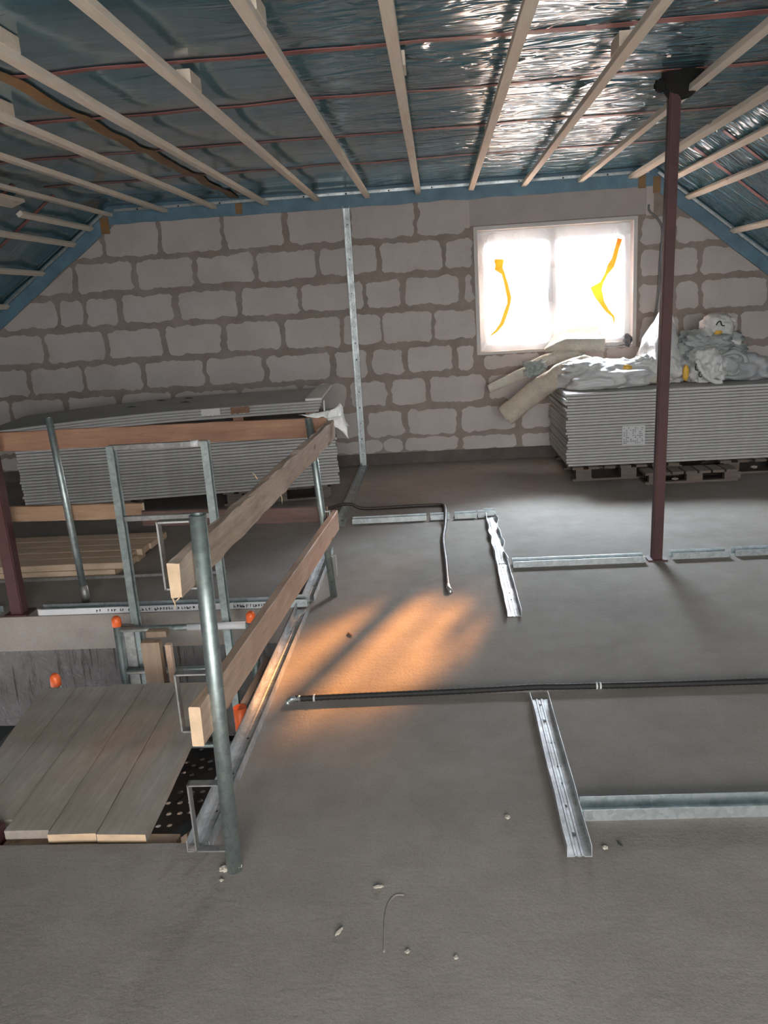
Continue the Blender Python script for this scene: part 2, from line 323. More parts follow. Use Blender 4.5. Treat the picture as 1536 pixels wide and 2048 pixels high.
def beam(bm, a, b, w, h, up=(0,0,1), rough=0.0, n=1, seed=0, bevel=0.0, endmi=0):
    """rectangular bar from a to b; w across, h along 'up'; optionally hewn"""
    a, b = Vector(a), Vector(b); d = (b-a).normalized(); s = d.cross(Vector(up)).normalized(); u = s.cross(d)
    prof = [(-w/2, -h/2), (-w/2, h/2), (w/2, h/2), (w/2, -h/2)]
    if bevel:
        e = bevel; prof = [(-w/2+e, -h/2), (-w/2, -h/2+e), (-w/2, h/2-e), (-w/2+e, h/2), (w/2-e, h/2), (w/2, h/2-e), (w/2, -h/2+e), (w/2-e, -h/2)]
    rings = []
    for i in range(n+1):
        c = a.lerp(b, i/n); ring = []
        for j, (p, q) in enumerate(prof):
            v = c + s*p + u*q
            if rough:
                nz = noise.noise_vector(v*7+Vector((seed, j*3.1, 0)))
                v = v + s*nz.x*rough*0.5 + u*nz.y*rough
            ring.append(bm.verts.new(v))
        rings.append(ring)
    k = len(prof)
    for i in range(n):
        for j in range(k): bm.faces.new((rings[i][j], rings[i][(j+1) % k], rings[i+1][(j+1) % k], rings[i+1][j]))
    f1 = bm.faces.new(rings[0]); f2 = bm.faces.new(rings[-1][::-1]); f1.material_index = f2.material_index = endmi
def tube(bm, pts, r, seg=12, caps=True, ridge=0.0, hollow=0.0, step=None):
    pts = [Vector(p) for p in pts]
    if step:
        out = [pts[0]]
        for p, q in zip(pts, pts[1:]):
            n = max(1, int((q-p).length/step))
            for i in range(1, n+1): out.append(p.lerp(q, i/n))
        pts = out
    rings = []
    for i, p in enumerate(pts):
        d = (pts[min(i+1, len(pts)-1)] - pts[max(i-1, 0)]).normalized()
        ref = Vector((0, 0, 1)) if abs(d.z) < 0.9 else Vector((1, 0, 0))
        s = d.cross(ref).normalized(); u = s.cross(d)
        rr = (r[i] if isinstance(r, (list, tuple)) else r) + (ridge if i % 2 else 0)
        rings.append([bm.verts.new(p + s*math.cos(2*math.pi*k/seg)*rr + u*math.sin(2*math.pi*k/seg)*rr) for k in range(seg)])
    for i in range(len(rings)-1):
        for k in range(seg): f = bm.faces.new((rings[i][k], rings[i][(k+1) % seg], rings[i+1][(k+1) % seg], rings[i+1][k])); f.smooth = True
    if hollow:
        d = (pts[-1]-pts[-2]).normalized(); c = pts[-1]
        inner = [bm.verts.new(c + (v.co-c)*(1-hollow)) for v in rings[-1]]
        deep = [bm.verts.new(v.co - d*0.12) for v in inner]
        for k in range(seg):
            bm.faces.new((rings[-1][k], rings[-1][(k+1) % seg], inner[(k+1) % seg], inner[k]))
            bm.faces.new((inner[k], inner[(k+1) % seg], deep[(k+1) % seg], deep[k]))
        bm.faces.new(deep); bm.faces.new(rings[0])
    elif caps: bm.faces.new(rings[0]); bm.faces.new(rings[-1][::-1])
def smooth_path(pts, n=8):
    pts = [Vector(p) for p in pts]; out = []
    for i in range(len(pts)-1):
        p0 = pts[max(i-1, 0)]; p1 = pts[i]; p2 = pts[i+1]; p3 = pts[min(i+2, len(pts)-1)]
        for k in range(n):
            t = k/n
            out.append(0.5*((2*p1) + (p2-p0)*t + (2*p0-5*p1+4*p2-p3)*t*t + (3*p1-p0-3*p2+p3)*t**3))
    out.append(pts[-1]); return out
def channel(bm, a, b, w=0.075, h=0.04, t=0.0022, up=(0,0,1), lip=0.0, dent=0.0, n=1, seed=0, bead=True):
    """U-profile: web on the base line, two flanges standing along 'up'"""
    a, b = Vector(a), Vector(b); d = (b-a).normalized(); s = d.cross(Vector(up)).normalized(); u = s.cross(d)
    o = w/2
    outer = [(-o, h)]
    if lip: outer = [(-o+lip, h), (-o, h)]
    outer += [(-o, 0)]
    if bead: outer += [(-o*0.42, 0), (-o*0.36, 0.003), (-o*0.18, 0.003), (-o*0.12, 0), (o*0.12, 0), (o*0.18, 0.003), (o*0.36, 0.003), (o*0.42, 0)]
    outer += [(o, 0), (o, h)]
    if lip: outer += [(o-lip, h)]
    inner = []
    for x, z in reversed(outer):
        ix = x if abs(x) < o-1e-6 else x*(1-2*t/w); iz = z+t if z < h-1e-6 else (z if not lip else z-t)
        inner.append((ix, iz))
    prof = outer + inner; k = len(prof); rings = []
    for i in range(n+1):
        c = a.lerp(b, i/n); ring = []
        for (x, z) in prof:
            v = c + s*x + u*z
            if dent:
                q = noise.noise_vector(Vector((c.x*5+seed, c.y*5, x*20)))*dent
                v += s*q.x*(z/h) + u*max(0, q.y)*0.6
            ring.append(bm.verts.new(v))
        rings.append(ring)
    for i in range(n):
        for j in range(k): bm.faces.new((rings[i][j], rings[i][(j+1) % k], rings[i+1][(j+1) % k], rings[i+1][j]))
    bm.faces.new(rings[0]); bm.faces.new(rings[-1][::-1])
def dot(bm, c, r, nrm=(0,0,1), h=0.002, seg=8):
    c, nrm = Vector(c), Vector(nrm).normalized()
    tube(bm, [c, c+nrm*h], r, seg)
def holes(parent, pts, r=0.005, nrm=(0,0,1), name='screw_hole'):
    for p in pts:
        bm = bmesh.new(); dot(bm, p, r*random.uniform(0.8, 1.25), nrm, 0.0015); link(name, bm, M['print'], parent)

# ------------------------------------------------------------------ setting
WY = 8.45; ZC = 2.775
LX, LZ, LS = -3.23, 2.775, 0.70        # left knee of the flat ceiling and slope
RX, RZ, RS = 2.13, 2.775, 0.78
XL, XR = -5.9, 4.7
def floor_slab():
    bm = bmesh.new()
    ox0, ox1, oy0, oy1 = -4.3, -0.885, 2.225, 4.31
    for (a, b, c, d) in ((XL, XR, -3, oy0), (XL, ox0, oy0, oy1), (ox1, XR, oy0, oy1), (XL, XR, oy1, WY+0.3)):
        box(bm, a, b, c, d, -0.215, 0)
    return tag(link('floor', bm, M['floor'], loc=(0, 0, 0)), kind='structure')
floor = floor_slab()
bm = bmesh.new()
box(bm, -4.3, -0.86, 4.34, 4.6, -2.8, -0.217); box(bm, -0.86, -0.6, 1.9, 4.6, -2.8, -0.217)
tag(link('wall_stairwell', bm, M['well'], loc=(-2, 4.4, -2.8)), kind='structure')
bm = bmesh.new(); box(bm, -5.9, 1.5, -3, 4.6, -2.9, -2.8)
tag(link('floor_lower', bm, M['lintel'], loc=(-2, 2, -2.8)), kind='structure')
bm = bmesh.new(); box(bm, -6.1, -5.9, -3, 4.6, -2.8, -0.217); box(bm, -5.9, 1.5, -3.2, -3, -2.8, -0.217)
tag(link('wall_lower', bm, M['lintel'], loc=(-6, 2, -2.8)), kind='structure')

# --- back wall: mortar slab with the block faces standing proud of it
WX0, WX1, WZ0, WZ1 = 0.40, 1.985, 1.085, 2.325
def clip(poly, nx, nz, c):
    out = []
    for i in range(len(poly)):
        p, q = poly[i], poly[(i+1) % len(poly)]
        dp, dq = p[0]*nx+p[1]*nz-c, q[0]*nx+q[1]*nz-c
        if dp <= 0: out.append(p)
        if (dp < 0) != (dq < 0) and abs(dp-dq) > 1e-9:
            t = dp/(dp-dq); out.append((p[0]+(q[0]-p[0])*t, p[1]+(q[1]-p[1])*t))
    return out
def jag(x0, x1, z0, z1, seed):
    pts = []; st = 0.022; cr = 0.028
    def nz(x, z): return noise.noise(Vector((x*7+seed*3.7, z*7, seed)))*0.026 + noise.noise(Vector((x*19, z*19, seed)))*0.016 + noise.noise(Vector((x*47, z*47, seed)))*0.006
    segs = [((x0+cr, z0), (x1-cr, z0), (0, -1)), ((x1, z0+cr), (x1, z1-cr), (1, 0)), ((x1-cr, z1), (x0+cr, z1), (0, 1)), ((x0, z1-cr), (x0, z0+cr), (-1, 0))]
    for (a, b, nn) in segs:
        L = math.hypot(b[0]-a[0], b[1]-a[1]); n = max(2, int(L/st))
        for i in range(n+1):
            x = a[0]+(b[0]-a[0])*i/n; z = a[1]+(b[1]-a[1])*i/n; q = nz(x, z)
            pts.append((x+nn[0]*q, z+nn[1]*q))
    return pts
bm = bmesh.new()
HH = 3.4
for (a, b, c, d) in ((XL, WX0, -0.2, HH), (WX1, XR, -0.2, HH), (WX0, WX1, -0.2, WZ0), (WX0, WX1, WZ1, HH)):
    box(bm, a, b, WY, WY+0.30, c, d, 0)
rows = [  # z low, z high, joints
    (2.275, 2.72, [-3.97, -3.345, -2.746, -2.102, -1.466, -0.84, -0.16, 0.33]),
    (1.945, 2.225, [-4.32, -3.696, -3.064, -2.425, -1.804, -1.168, -0.555, 0.10, 0.40]),
    (1.61, 1.885, [-4.55, -3.92, -3.64, -3.264, -2.656, -1.997, -1.379, -0.72, -0.335, 0.269, 0.40]),
    (1.26, 1.555, [-4.75, -4.13, -3.46, -2.836, -2.207, -1.58, -0.97, -0.565, -0.04, 0.40]),
    (0.935, 1.205, [-5.1, -4.35, -3.75, -3.1, -2.43, -1.80, -1.10, -0.70, -0.34, 0.16, 0.39]),
    (0.615, 0.885, [-5.2, -4.6, -4.0, -3.4, -2.8, -2.1, -1.45, -0.96, -0.52, -0.12, 0.49, 1.1, 1.7, 2.3, 2.9]),
    (0.30, 0.565, [-5.2, -4.4, -3.8, -3.2, -2.6, -2.0, -1.4, -0.80, -0.37, 0.19, 0.80, 1.4, 2.0, 2.6]),
    (0.115, 0.265, [-5.2, -4.4, -3.8, -3.2, -2.6, -2.0, -1.4, -0.62, -0.40, 0.18, 0.80, 1.4, 2.0, 2.6]),
]
def rightrow(z0, z1, js): return (z0, z1, js)
rrows = [(2.05, 2.30, [2.0, 2.33, 3.0]), (1.74, 2.0, [2.0, 2.58, 3.2]), (1.41, 1.68, [2.0, 2.34, 2.60, 3.25, 3.9]), (1.09, 1.36, [2.0, 2.42, 2.98, 3.6, 4.2]),
         (0.77, 1.03, [2.1, 2.75, 3.35, 3.95, 4.5]), (0.45, 0.71, [2.9, 3.2, 3.8, 4.4]), (0.13, 0.40, [2.6, 3.1, 3.7, 4.3])]
sd = 0
def put_block(x0, x1, z0, z1):
    global sd
    sd += 1
    gj = random.uniform(0.022, 0.042)
    p = jag(x0+gj, x1-gj*random.uniform(0.5, 1), z0+random.uniform(0.0, 0.012), z1-random.uniform(0, 0.012), sd)
    p = clip(p, 0, 1, 2.60)
    p = clip(p, -LS, 1, LZ-0.22-LS*LX+0.0) if p else p
    p = clip(p, RS, 1, RZ-0.22+RS*RX) if p else p
    if len(p) < 4: return
    q = []
    for a in p:
        if not q or math.hypot(a[0]-q[-1][0], a[1]-q[-1][1]) > 1e-4: q.append(a)
    if math.hypot(q[0][0]-q[-1][0], q[0][1]-q[-1][1]) < 1e-4: q.pop()
    if len(q) < 4: return
    fr = [bm.verts.new((x, WY-0.004, z)) for x, z in q]; bk = [bm.verts.new((x, WY+0.001, z)) for x, z in q]
    f = bm.faces.new(fr); f.material_index = 1
    for i in range(len(q)):
        f = bm.faces.new((fr[i], fr[(i+1) % len(q)], bk[(i+1) % len(q)], bk[i])); f.material_index = 1
for (z0, z1, js) in rows + rrows:
    for a, b in zip(js, js[1:]): put_block(a, b, z0, z1)
put_block(0.43, 1.05, 0.945, 1.078); put_block(1.05, 1.68, 0.945, 1.078); put_block(1.68, 2.05, 0.945, 1.078)
wall = tag(link('wall_back', bm, [M['mortar'], M['block']], loc=(0, WY, 0)), kind='structure')
# smooth lintel and its mortar pads
bm = bmesh.new(); box(bm, 0.345, 2.06, WY-0.012, WY+0.02, 2.335, 2.62)
link('lintel', bm, M['lintel'], wall)
for (a, b, c, d) in ((0.30, 0.365, 2.32, 2.60), (2.06, 2.13, 2.32, 2.64)):
    bm = bmesh.new(); box(bm, a, b, WY-0.018, WY+0.01, c, d); link('lintel_pad', bm, M['block'], wall)
# blue adhesive strip on the wall head and down both slopes
def strip(name, pts_lo, pts_hi, y0, y1, mat, parent):
    bm = bmesh.new(); lo = [(x, z) for x, z in pts_lo]; hi = [(x, z) for x, z in pts_hi]
    F = [[bm.verts.new((x, y0, z)) for x, z in lo], [bm.verts.new((x, y0, z)) for x, z in hi]]
    B = [[bm.verts.new((x, y1, z)) for x, z in lo], [bm.verts.new((x, y1, z)) for x, z in hi]]
    for i in range(len(lo)-1):
        bm.faces.new((F[0][i], F[0][i+1], F[1][i+1], F[1][i])); bm.faces.new((B[0][i], B[1][i], B[1][i+1], B[0][i+1]))
        bm.faces.new((F[0][i], B[0][i], B[0][i+1], F[0][i+1])); bm.faces.new((F[1][i], F[1][i+1], B[1][i+1], B[1][i]))
    bm.faces.new((F[0][0], F[1][0], B[1][0], B[0][0])); bm.faces.new((F[0][-1], B[0][-1], B[1][-1], F[1][-1]))
    return link(name, bm, mat, parent)
def wav(x, k): return noise.noise(Vector((x*4, k, 0)))*0.018
xs = [LX+(RX-LX)*i/60 for i in range(61)]
strip('wall_head_strip', [(x, 2.585+wav(x, 1)+0.02*(x-LX)/5*0) for x in xs], [(x, 2.76) for x in xs], WY-0.022, WY-0.013, M['blue_strip'], wall)
def slx(i, n, left):
    t = i/n*2.6
    return (LX-t, LZ-LS*t) if left else (RX+t, RZ-RS*t)
for left in (True, False):
    pts = [slx(i, 24, left) for i in range(25)]
    strip('slope_edge_strip', [(x, z-0.215+wav(z, 5)) for x, z in pts], [(x, z-0.01) for x, z in pts], WY-0.021, WY-0.012, M['blue_strip'], wall)
for (a, b, c, d) in ((-3.33, -3.24, 2.50, 2.66), (-1.94, -1.87, 2.60, 2.70), (1.98, 2.05, 2.57, 2.69), (2.12, 2.19, 2.52, 2.67)):
    bm = bmesh.new(); box(bm, a, b, WY-0.026, WY-0.0225, c, d); link('yellow_tape_patch', bm, M['seam'], wall)
# plinth band
bm = bmesh.new(); box(bm, -5.5, 4.6, WY-0.014, WY+0.01, 0.0, 0.118)
tag(link('baseboard_back', bm, M['plinth']), kind='structure')
# side knee walls and rear gable with its opening
bm = bmesh.new(); box(bm, XL-0.2, XL, -3, WY+0.3, -0.2, 1.1); tag(link('wall_left', bm, M['lintel']), kind='structure')
bm = bmesh.new(); box(bm, XR, XR+0.2, -3, WY+0.3, -0.2, 1.1); tag(link('wall_right', bm, M['lintel']), kind='structure')
bm = bmesh.new()
for (a, b, c, d) in ((XL, -1.2, -0.2, HH), (2.4, XR, -0.2, HH), (-1.2, 2.4, -0.2, 0.65), (-1.2, 2.4, 2.45, HH)): box(bm, a, b, -3.2, -3.0, c, d)
tag(link('wall_front', bm, M['lintel']), kind='structure')

# --- ceiling: membrane sagging a little between the rafters, creased
SEAMS = [0.9, 1.95, 3.0, 4.02, 4.90, 5.95, 7.08, 8.0]
def memb(x, y):
    if x < LX: z = LZ - LS*(LX-x)
    elif x > RX: z = RZ - RS*(x-RX)
    else: z = ZC
    d = min(abs(y-s) for s in SEAMS); bell = -0.016*(1-math.exp(-(d/0.18)**2))
    k = min(1, max(0.15, (x+1.0)/1.4))
    n = (noise.noise(Vector((x*1.3+y*0.5, y*7, 3)))*0.007 + noise.noise(Vector((x*3.2-y*2, y*11, 9)))*0.0035)*k
    n += noise.noise(Vector((x*2.6+y*0.25, y*0.9, 6)))*0.010*(1-k)
    n += noise.noise(Vector((x*2, y*2, 1)))*0.010
    return z + bell + n
bm = bmesh.new(); nx, ny = 190, 300; gx = [XL + (XR-XL)*i/nx for i in range(nx+1)]; gy = [-3.0 + (WY+0.05+3.0)*j/ny for j in range(ny+1)]
g = [[bm.verts.new((x, y, memb(x, y))) for x in gx] for y in gy]
for j in range(ny):
    for i in range(nx): f = bm.faces.new((g[j][i], g[j][i+1], g[j+1][i+1], g[j+1][i])); f.smooth = True
ceil = tag(link('ceiling', bm, M['membrane'], loc=(0, 0, 0), smooth=True), kind='structure')
sol = ceil.modifiers.new('thickness', 'SOLIDIFY'); sol.thickness = 0.02; sol.offset = 1.0
def ribbon(name, pts, w, axis, mat, parent, dz=-0.008, th=0.003, seed=0):
    bm = bmesh.new(); r = []
    for i, (x, y) in enumerate(pts):
        j = noise.noise(Vector((x*3+seed, y*3, seed)))*w*0.22
        ww = w*(1+0.25*noise.noise(Vector((x*5, y*5, seed+7))))
        row = []
        for s in (-0.5, 0.5):
            px, py = (x, y+s*ww+j) if axis == 'x' else (x+s*ww+j, y)
            z = memb(px, py)+dz
            row.append(bm.verts.new((px, py, z)))
        for s in (0.5, -0.5):
            px, py = (x, y+s*ww+j) if axis == 'x' else (x+s*ww+j, y)
            row.append(bm.verts.new((px, py, memb(px, py)+dz+th)))
        r.append(row)
    for i in range(len(r)-1):
        for k in range(4): bm.faces.new((r[i][k], r[i][(k+1) % 4], r[i+1][(k+1) % 4], r[i+1][k]))
    bm.faces.new(r[0]); bm.faces.new(r[-1][::-1])
    return link(name, bm, mat, parent)
for k, s in enumerate(SEAMS[:-1]):
    n = 120; pts = [(LX-0.0 + (RX-LX)*i/n, s) for i in range(n+1)]
    ribbon('seam_tape', pts, 0.045, 'x', M['red_tape'], ceil, seed=k)
for k, s in enumerate((4.1, 4.5, 5.3, 5.75, 6.6, 7.3)):
    for (a, b) in ((LX-2.3, LX-0.03), (RX+0.03, RX+2.2)):
        ribbon('seam_tape', [(a+(b-a)*i/50, s) for i in range(51)], 0.05, 'x', M['red_tape'], ceil, seed=k+20)
ribbon('brown_seam_tape', [(-1.93, 1.0+7.4*i/120) for i in range(121)], 0.085, 'y', M['seam'], ceil, dz=-0.012, seed=40)

# --- window
bm = bmesh.new()
t = 0.035
box(bm, WX0-0.001, WX0+t, WY-0.010, WY+0.30, WZ0, WZ1); box(bm, WX1-t, WX1+0.001, WY-0.010, WY+0.30, WZ0, WZ1)
box(bm, WX0+t, WX1-t, WY-0.010, WY+0.30, WZ1-t, WZ1+0.001); box(bm, WX0+t, WX1-t, WY-0.005, WY+0.30, WZ0-0.001, WZ0+0.02)
win = bpy.data.objects.new('window_1', None); col.objects.link(win); win.location = (1.19, WY+0.17, WZ0); tag(win, kind='structure')
link('window_reveal', bm, M['reveal'], win)
FX0, FX1, FZ0, FZ1 = WX0+t, WX1-t, WZ0+0.02, WZ1-t
fy0, fy1 = WY+0.135, WY+0.205
def frame_box(x0, x1, z0, z1, w, y0, y1, name, mat, parent, wb=None):
    bm = bmesh.new(); wb = wb or w
    box(bm, x0, x0+w, y0, y1, z0, z1); box(bm, x1-w, x1, y0, y1, z0, z1)
    box(bm, x0+w, x1-w, y0, y1, z1-w, z1); box(bm, x0+w, x1-w, y0, y1, z0, z0+wb)
    bmesh.ops.bevel(bm, geom=bm.edges[:], offset=0.004, segments=1, affect='EDGES')
    return link(name, bm, mat, parent)
frame_box(FX0, FX1, FZ0, FZ1, 0.045, fy0+0.012, fy1+0.02, 'window_frame', M['pvc'], win, 0.05)
mid = 1.178
for (a, b) in ((FX0+0.035, mid), (mid, FX1-0.035)):
    s = frame_box(a, b, FZ0+0.04, FZ1-0.035, 0.068, fy0, fy1, 'sash', M['pvc'], win)
    bm = bmesh.new(); box(bm, a+0.06, b-0.06, fy0+0.03, fy0+0.036, FZ0+0.1, FZ1-0.095); link('pane', bm, M['glass'], s)
bm = bmesh.new(); box(bm, mid-0.055, mid-0.03, fy0-0.012, fy0, 1.62, 1.70); box(bm, mid-0.05, mid-0.035, fy0-0.03, fy0-0.012, 1.56, 1.67)
link('window_handle', bm, M['zinc'], win)
# ledge strip of the sill, wet-looking foil
bm = bmesh.new(); box(bm, FX0, FX1, WY-0.004, fy0, FZ0, FZ0+0.006); link('sill_lining', bm, M['reveal'], win)
# polythene sheet taped over the window
root = empty('window_film', (1.19, WY+0.09, 1.70), 'milky polythene sheet stretched over the inside of the gable window', 'plastic sheet')
bm = bmesh.new(); nx, nz = 60, 50
def fy(x, z): return WY+0.085 + noise.noise(Vector((x*4, z*3, 2)))*0.016 + noise.noise(Vector((x*11+z*5, z*4, 5)))*0.007
gg = [[bm.verts.new((x, fy(x, z), z)) for x in [FX0+0.012+(FX1-FX0-0.024)*i/nx for i in range(nx+1)]] for z in [FZ0+0.012+(FZ1-FZ0-0.03)*j/nz for j in range(nz+1)]]
for j in range(nz):
    for i in range(nx): bm.faces.new((gg[j][i], gg[j][i+1], gg[j+1][i+1], gg[j+1][i]))
link('sheet', bm, M['film'], root, smooth=True)
def tape_strip(name, pts, w, parent=None, label=None, mat='tape'):
    bm = bmesh.new(); r = []
    for i, (x, z) in enumerate(pts):
        dx, dz = (pts[min(i+1, len(pts)-1)][0]-pts[max(i-1, 0)][0], pts[min(i+1, len(pts)-1)][1]-pts[max(i-1, 0)][1]); L = math.hypot(dx, dz) or 1
        ww = w[i] if isinstance(w, (list, tuple)) else w
        nxx, nzz = -dz/L*ww/2, dx/L*ww/2; y = WY+0.055+0.006*math.sin(i*1.9)
        r.append([bm.verts.new((x-nxx, y, z-nzz)), bm.verts.new((x+nxx, y-0.004, z+nzz)), bm.verts.new((x+nxx, y-0.002, z+nzz)), bm.verts.new((x-nxx, y+0.002, z-nzz))])
    for i in range(len(r)-1):
        for k in range(4): bm.faces.new((r[i][k], r[i][(k+1) % 4], r[i+1][(k+1) % 4], r[i+1][k]))
    bm.faces.new(r[0]); bm.faces.new(r[-1][::-1])
    o = link(name, bm, M[mat], parent)
    if label: tag(o, label, 'tape')
    return o
tape_strip('adhesive_tape', [(0.60, 2.00), (0.655, 1.985), (0.64, 1.92), (0.685, 1.87), (0.715, 1.76), (0.74, 1.63), (0.735, 1.58), (0.70, 1.48), (0.66, 1.38), (0.60, 1.31), (0.535, 1.265)],
           [0.03, 0.10, 0.085, 0.035, 0.04, 0.045, 0.035, 0.045, 0.04, 0.03, 0.012], label='curled orange tape strip hanging on the left pane film')
tape_strip('adhesive_tape', [(1.83, 2.13), (1.80, 2.03), (1.775, 1.94), (1.745, 1.88), (1.70, 1.80), (1.655, 1.72), (1.60, 1.67), (1.63, 1.60), (1.66, 1.53), (1.71, 1.45), (1.775, 1.385), (1.785, 1.32)],
           [0.05, 0.045, 0.05, 0.07, 0.03, 0.035, 0.115, 0.085, 0.05, 0.04, 0.025, 0.01], label='torn orange tape strip hanging on the right pane film')

# ------------------------------------------------------------------ perimeter profile under the battens, on the gable
bm = bmesh.new(); channel(bm, (LX+0.06, WY-0.025, 2.715), (RX-0.05, WY-0.025, 2.715), 0.028, 0.027, up=(0, -1, 0), bead=False)
pr = tag(link('perimeter_profile', bm, M['zinc']), 'galvanised edge profile screwed along the gable wall below the flat ceiling', 'metal profile')
holes(pr, [(LX+0.3+0.42*i, WY-0.0275, 2.714) for i in range(12)], 0.008, (0, -1, 0), 'screw')
for left in (True, False):
    bm = bmesh.new(); a = slx(0.3, 24, left); b = slx(22, 24, left)
    channel(bm, (a[0], WY-0.03, a[1]-0.05), (b[0], WY-0.03, b[1]-0.05), 0.028, 0.027, up=(0, -1, 0), bead=False)
    tag(link('perimeter_profile', bm, M['zinc']), 'galvanised edge profile following the %s roof slope on the gable' % ('left' if left else 'right'), 'metal profile')

# ------------------------------------------------------------------ battens
BW, BT = 0.052, 0.034
bx = [-3.215, -2.645, -2.147, -1.627, -1.117, -0.622, -0.124, 0.388, 0.893, 1.43, 1.925]
bl = ['pale ceiling batten along the left ridge of the flat ceiling', 'pale ceiling batten second from the left slope', 'pale ceiling batten third from the left slope',
      'pale ceiling batten running just right of the brown seam', 'pale ceiling batten with a spacer block, left of the upright wall profile',
      'pale ceiling batten ending above the upright wall profile', 'nearly vertical pale ceiling batten in the middle of the flat ceiling',
      'pale ceiling batten ending above the left corner of the window', 'pale ceiling batten ending above the middle of the window', 'pale ceiling batten passing behind the right red post',
      'pale ceiling batten along the right edge of the flat ceiling']
blocky = {1: 4.33, 2: 4.33, 3: 3.38, 4: 4.16, 5: 3.30, 6: 4.16, 8: 4.15}
for i, x in enumerate(bx):
    w = 0.085 if i == 10 else BW
    rt = empty('ceiling_batten', (x, 3.5, 2.66), bl[i], 'batten', 'ceiling battens')
    bm = bmesh.new(); beam(bm, (x+random.uniform(-.012, .012), -2.6, 2.66+BT/2), (x, WY-0.035 if i not in (0, 10) else WY-0.028, 2.66+BT/2), w, BT, rough=0.003, n=40, seed=i, bevel=0.002)
    link('batten', bm, M['batten'], rt)
    ys = [blocky[i]] if i in blocky else []
    for yb in ys:
        bm = bmesh.new(); beam(bm, (x+0.0, yb-0.09, 2.66+BT+0.030), (x+0.0, yb+0.09, 2.66+BT+0.030), w*1.25, 0.062, bevel=0.002)
        link('spacer_block', bm, M['block_wood'], rt)
sl = [(-3.42, 6.95, 'short'), (-3.62, 2, 'second'), (-3.99, 2, 'third'), (-4.42, 2, 'lowest')]
ll = ['short rounded batten on the left slope just below the flat ceiling', 'batten on the left slope, second below the flat ceiling', 'batten on the left slope, third below the flat ceiling', 'lowest batten on the left slope, cut by the picture edge']
for (x, y0, _), lb in zip(sl, ll):
    z = LZ-LS*(LX-x)-0.085; up = Vector((LS, 0, 1)).normalized()*1.0; upv = Vector((-LS, 0, 1))
    bm = bmesh.new(); beam(bm, (x, y0, z), (x, WY-0.05, z), BW, BT, up=(-LS, 0, 1), rough=0.004, n=24, seed=int(x*10), bevel=0.004)
    tag(link('slope_batten', bm, M['batten']), lb, 'batten', 'battens on the left slope')
srr = [2.40, 2.86, 3.32, 3.78]
lr = ['uppermost pale batten on the right roof slope beside the red post', 'second pale batten down the right roof slope', 'third pale batten down the right roof slope', 'lowest batten on the right slope, right picture edge']
for x, lb in zip([2.24, 2.44, 2.87, 3.24], lr):
    z = RZ-RS*(x-RX)-0.075
    bm = bmesh.new(); beam(bm, (x, 1.0, z), (x, WY-0.05, z), BW, BT, up=(RS, 0, 1), rough=0.004, n=24, seed=int(x*10), bevel=0.004)
    tag(link('slope_batten', bm, M['batten']), lb, 'batten', 'battens on the right slope')
bm = bmesh.new(); beam(bm, (-3.40, 4.6, 2.625), (-3.37, 6.85, 2.625), 0.13, 0.03, up=(-0.3, 0, 1), rough=0.004, n=10)
tag(link('mounting_board', bm, M['batten']), 'wide pale board under the ceiling at the left picture edge', 'board')

# ------------------------------------------------------------------ red steel posts
def post(x, y, s, zt, label, foam, lean=0.0):
    r = empty('steel_post', (x, y, 0), label, 'post')
    bm = bmesh.new()
    box(bm, x-s/2, x+s/2, y-s/2, y+s/2, 0.008, zt); bmesh.ops.bevel(bm, geom=[e for e in bm.edges if abs(e.verts[0].co.z-e.verts[1].co.z) > 1], offset=0.006, segments=2, affect='EDGES')
    for v in bm.verts: v.co.x += lean*v.co.z
    link('shaft', bm, M['redlead'], r)
    bm = bmesh.new(); box(bm, x-s*0.95, x+s*0.95, y-s*0.75, y+s*0.9, 0, 0.009); link('base_plate', bm, M['redlead'], r)
    if foam:
        bm = bmesh.new(); bmesh.ops.create_icosphere(bm, subdivisions=4, radius=1)
        for v in bm.verts:
            c = v.co.copy(); k = 1+0.35*noise.noise(c*3)
            v.co = Vector((x+0.10, y, zt-0.01)) + Vector((c.x*0.125, c.y*0.06, c.z*0.055*(1.7-0.9*c.x)))*(0.6+0.4*k)
        link('foam_seal', bm, M['foam'], r, smooth=True)
        bm = bmesh.new(); bmesh.ops.create_icosphere(bm, subdivisions=3, radius=1)
        for v in bm.verts:
            c = v.co.copy(); k = 1+0.5*noise.noise(c*4+Vector((5, 0, 0)))
            v.co = Vector((x-0.04, y, zt-0.03)) + Vector((c.x*0.03, c.y*0.03, c.z*0.035))*k
        link('foam_blob', bm, M['foam'], r, smooth=True)
    return r
post(1.306, 4.93, 0.062, 2.735, 'dark red steel post standing right of the window', True, 0.014)
post(-2.545, 4.37, 0.074, 2.70, 'dark red steel post at the left picture edge beside the stairwell', False)

# ------------------------------------------------------------------ metal floor and wall tracks
def track(a, b, label, mat='zinc', w=0.075, h=0.04, nholes=6, dent=0.0, n=1, group='metal tracks on the floor', hr=0.006, seed=0, side=0):
    bm = bmesh.new(); channel(bm, a, b, w, h, dent=dent, n=n, seed=seed)
    o = tag(link('floor_track', bm, M[mat]), label, 'metal track', group)
    a, b = Vector(a), Vector(b); pts = []
    for i in range(nholes):
        p = a.lerp(b, (i+0.6+random.uniform(-.2, .2))/nholes)+Vector((0, 0, 0.0035)); d = (b-a).normalized(); s = Vector((-d.y, d.x, 0))
        pts.append(p+s*random.uniform(-0.012, 0.012))
    holes(o, pts, hr)
    return o
track((0.3605, 2.135, 0), (0.3605, 3.13, 0), 'bright spotted metal track with screw holes, lying nearest the camera', 'zinc_glare', dent=0.004, n=14, nholes=7, hr=0.007)
track((0.345, 4.06, 0), (0.347, 4.93, 0), 'bright metal track length, lower half of the crumpled pair', 'zinc_glare', dent=0.006, n=14, seed=3)
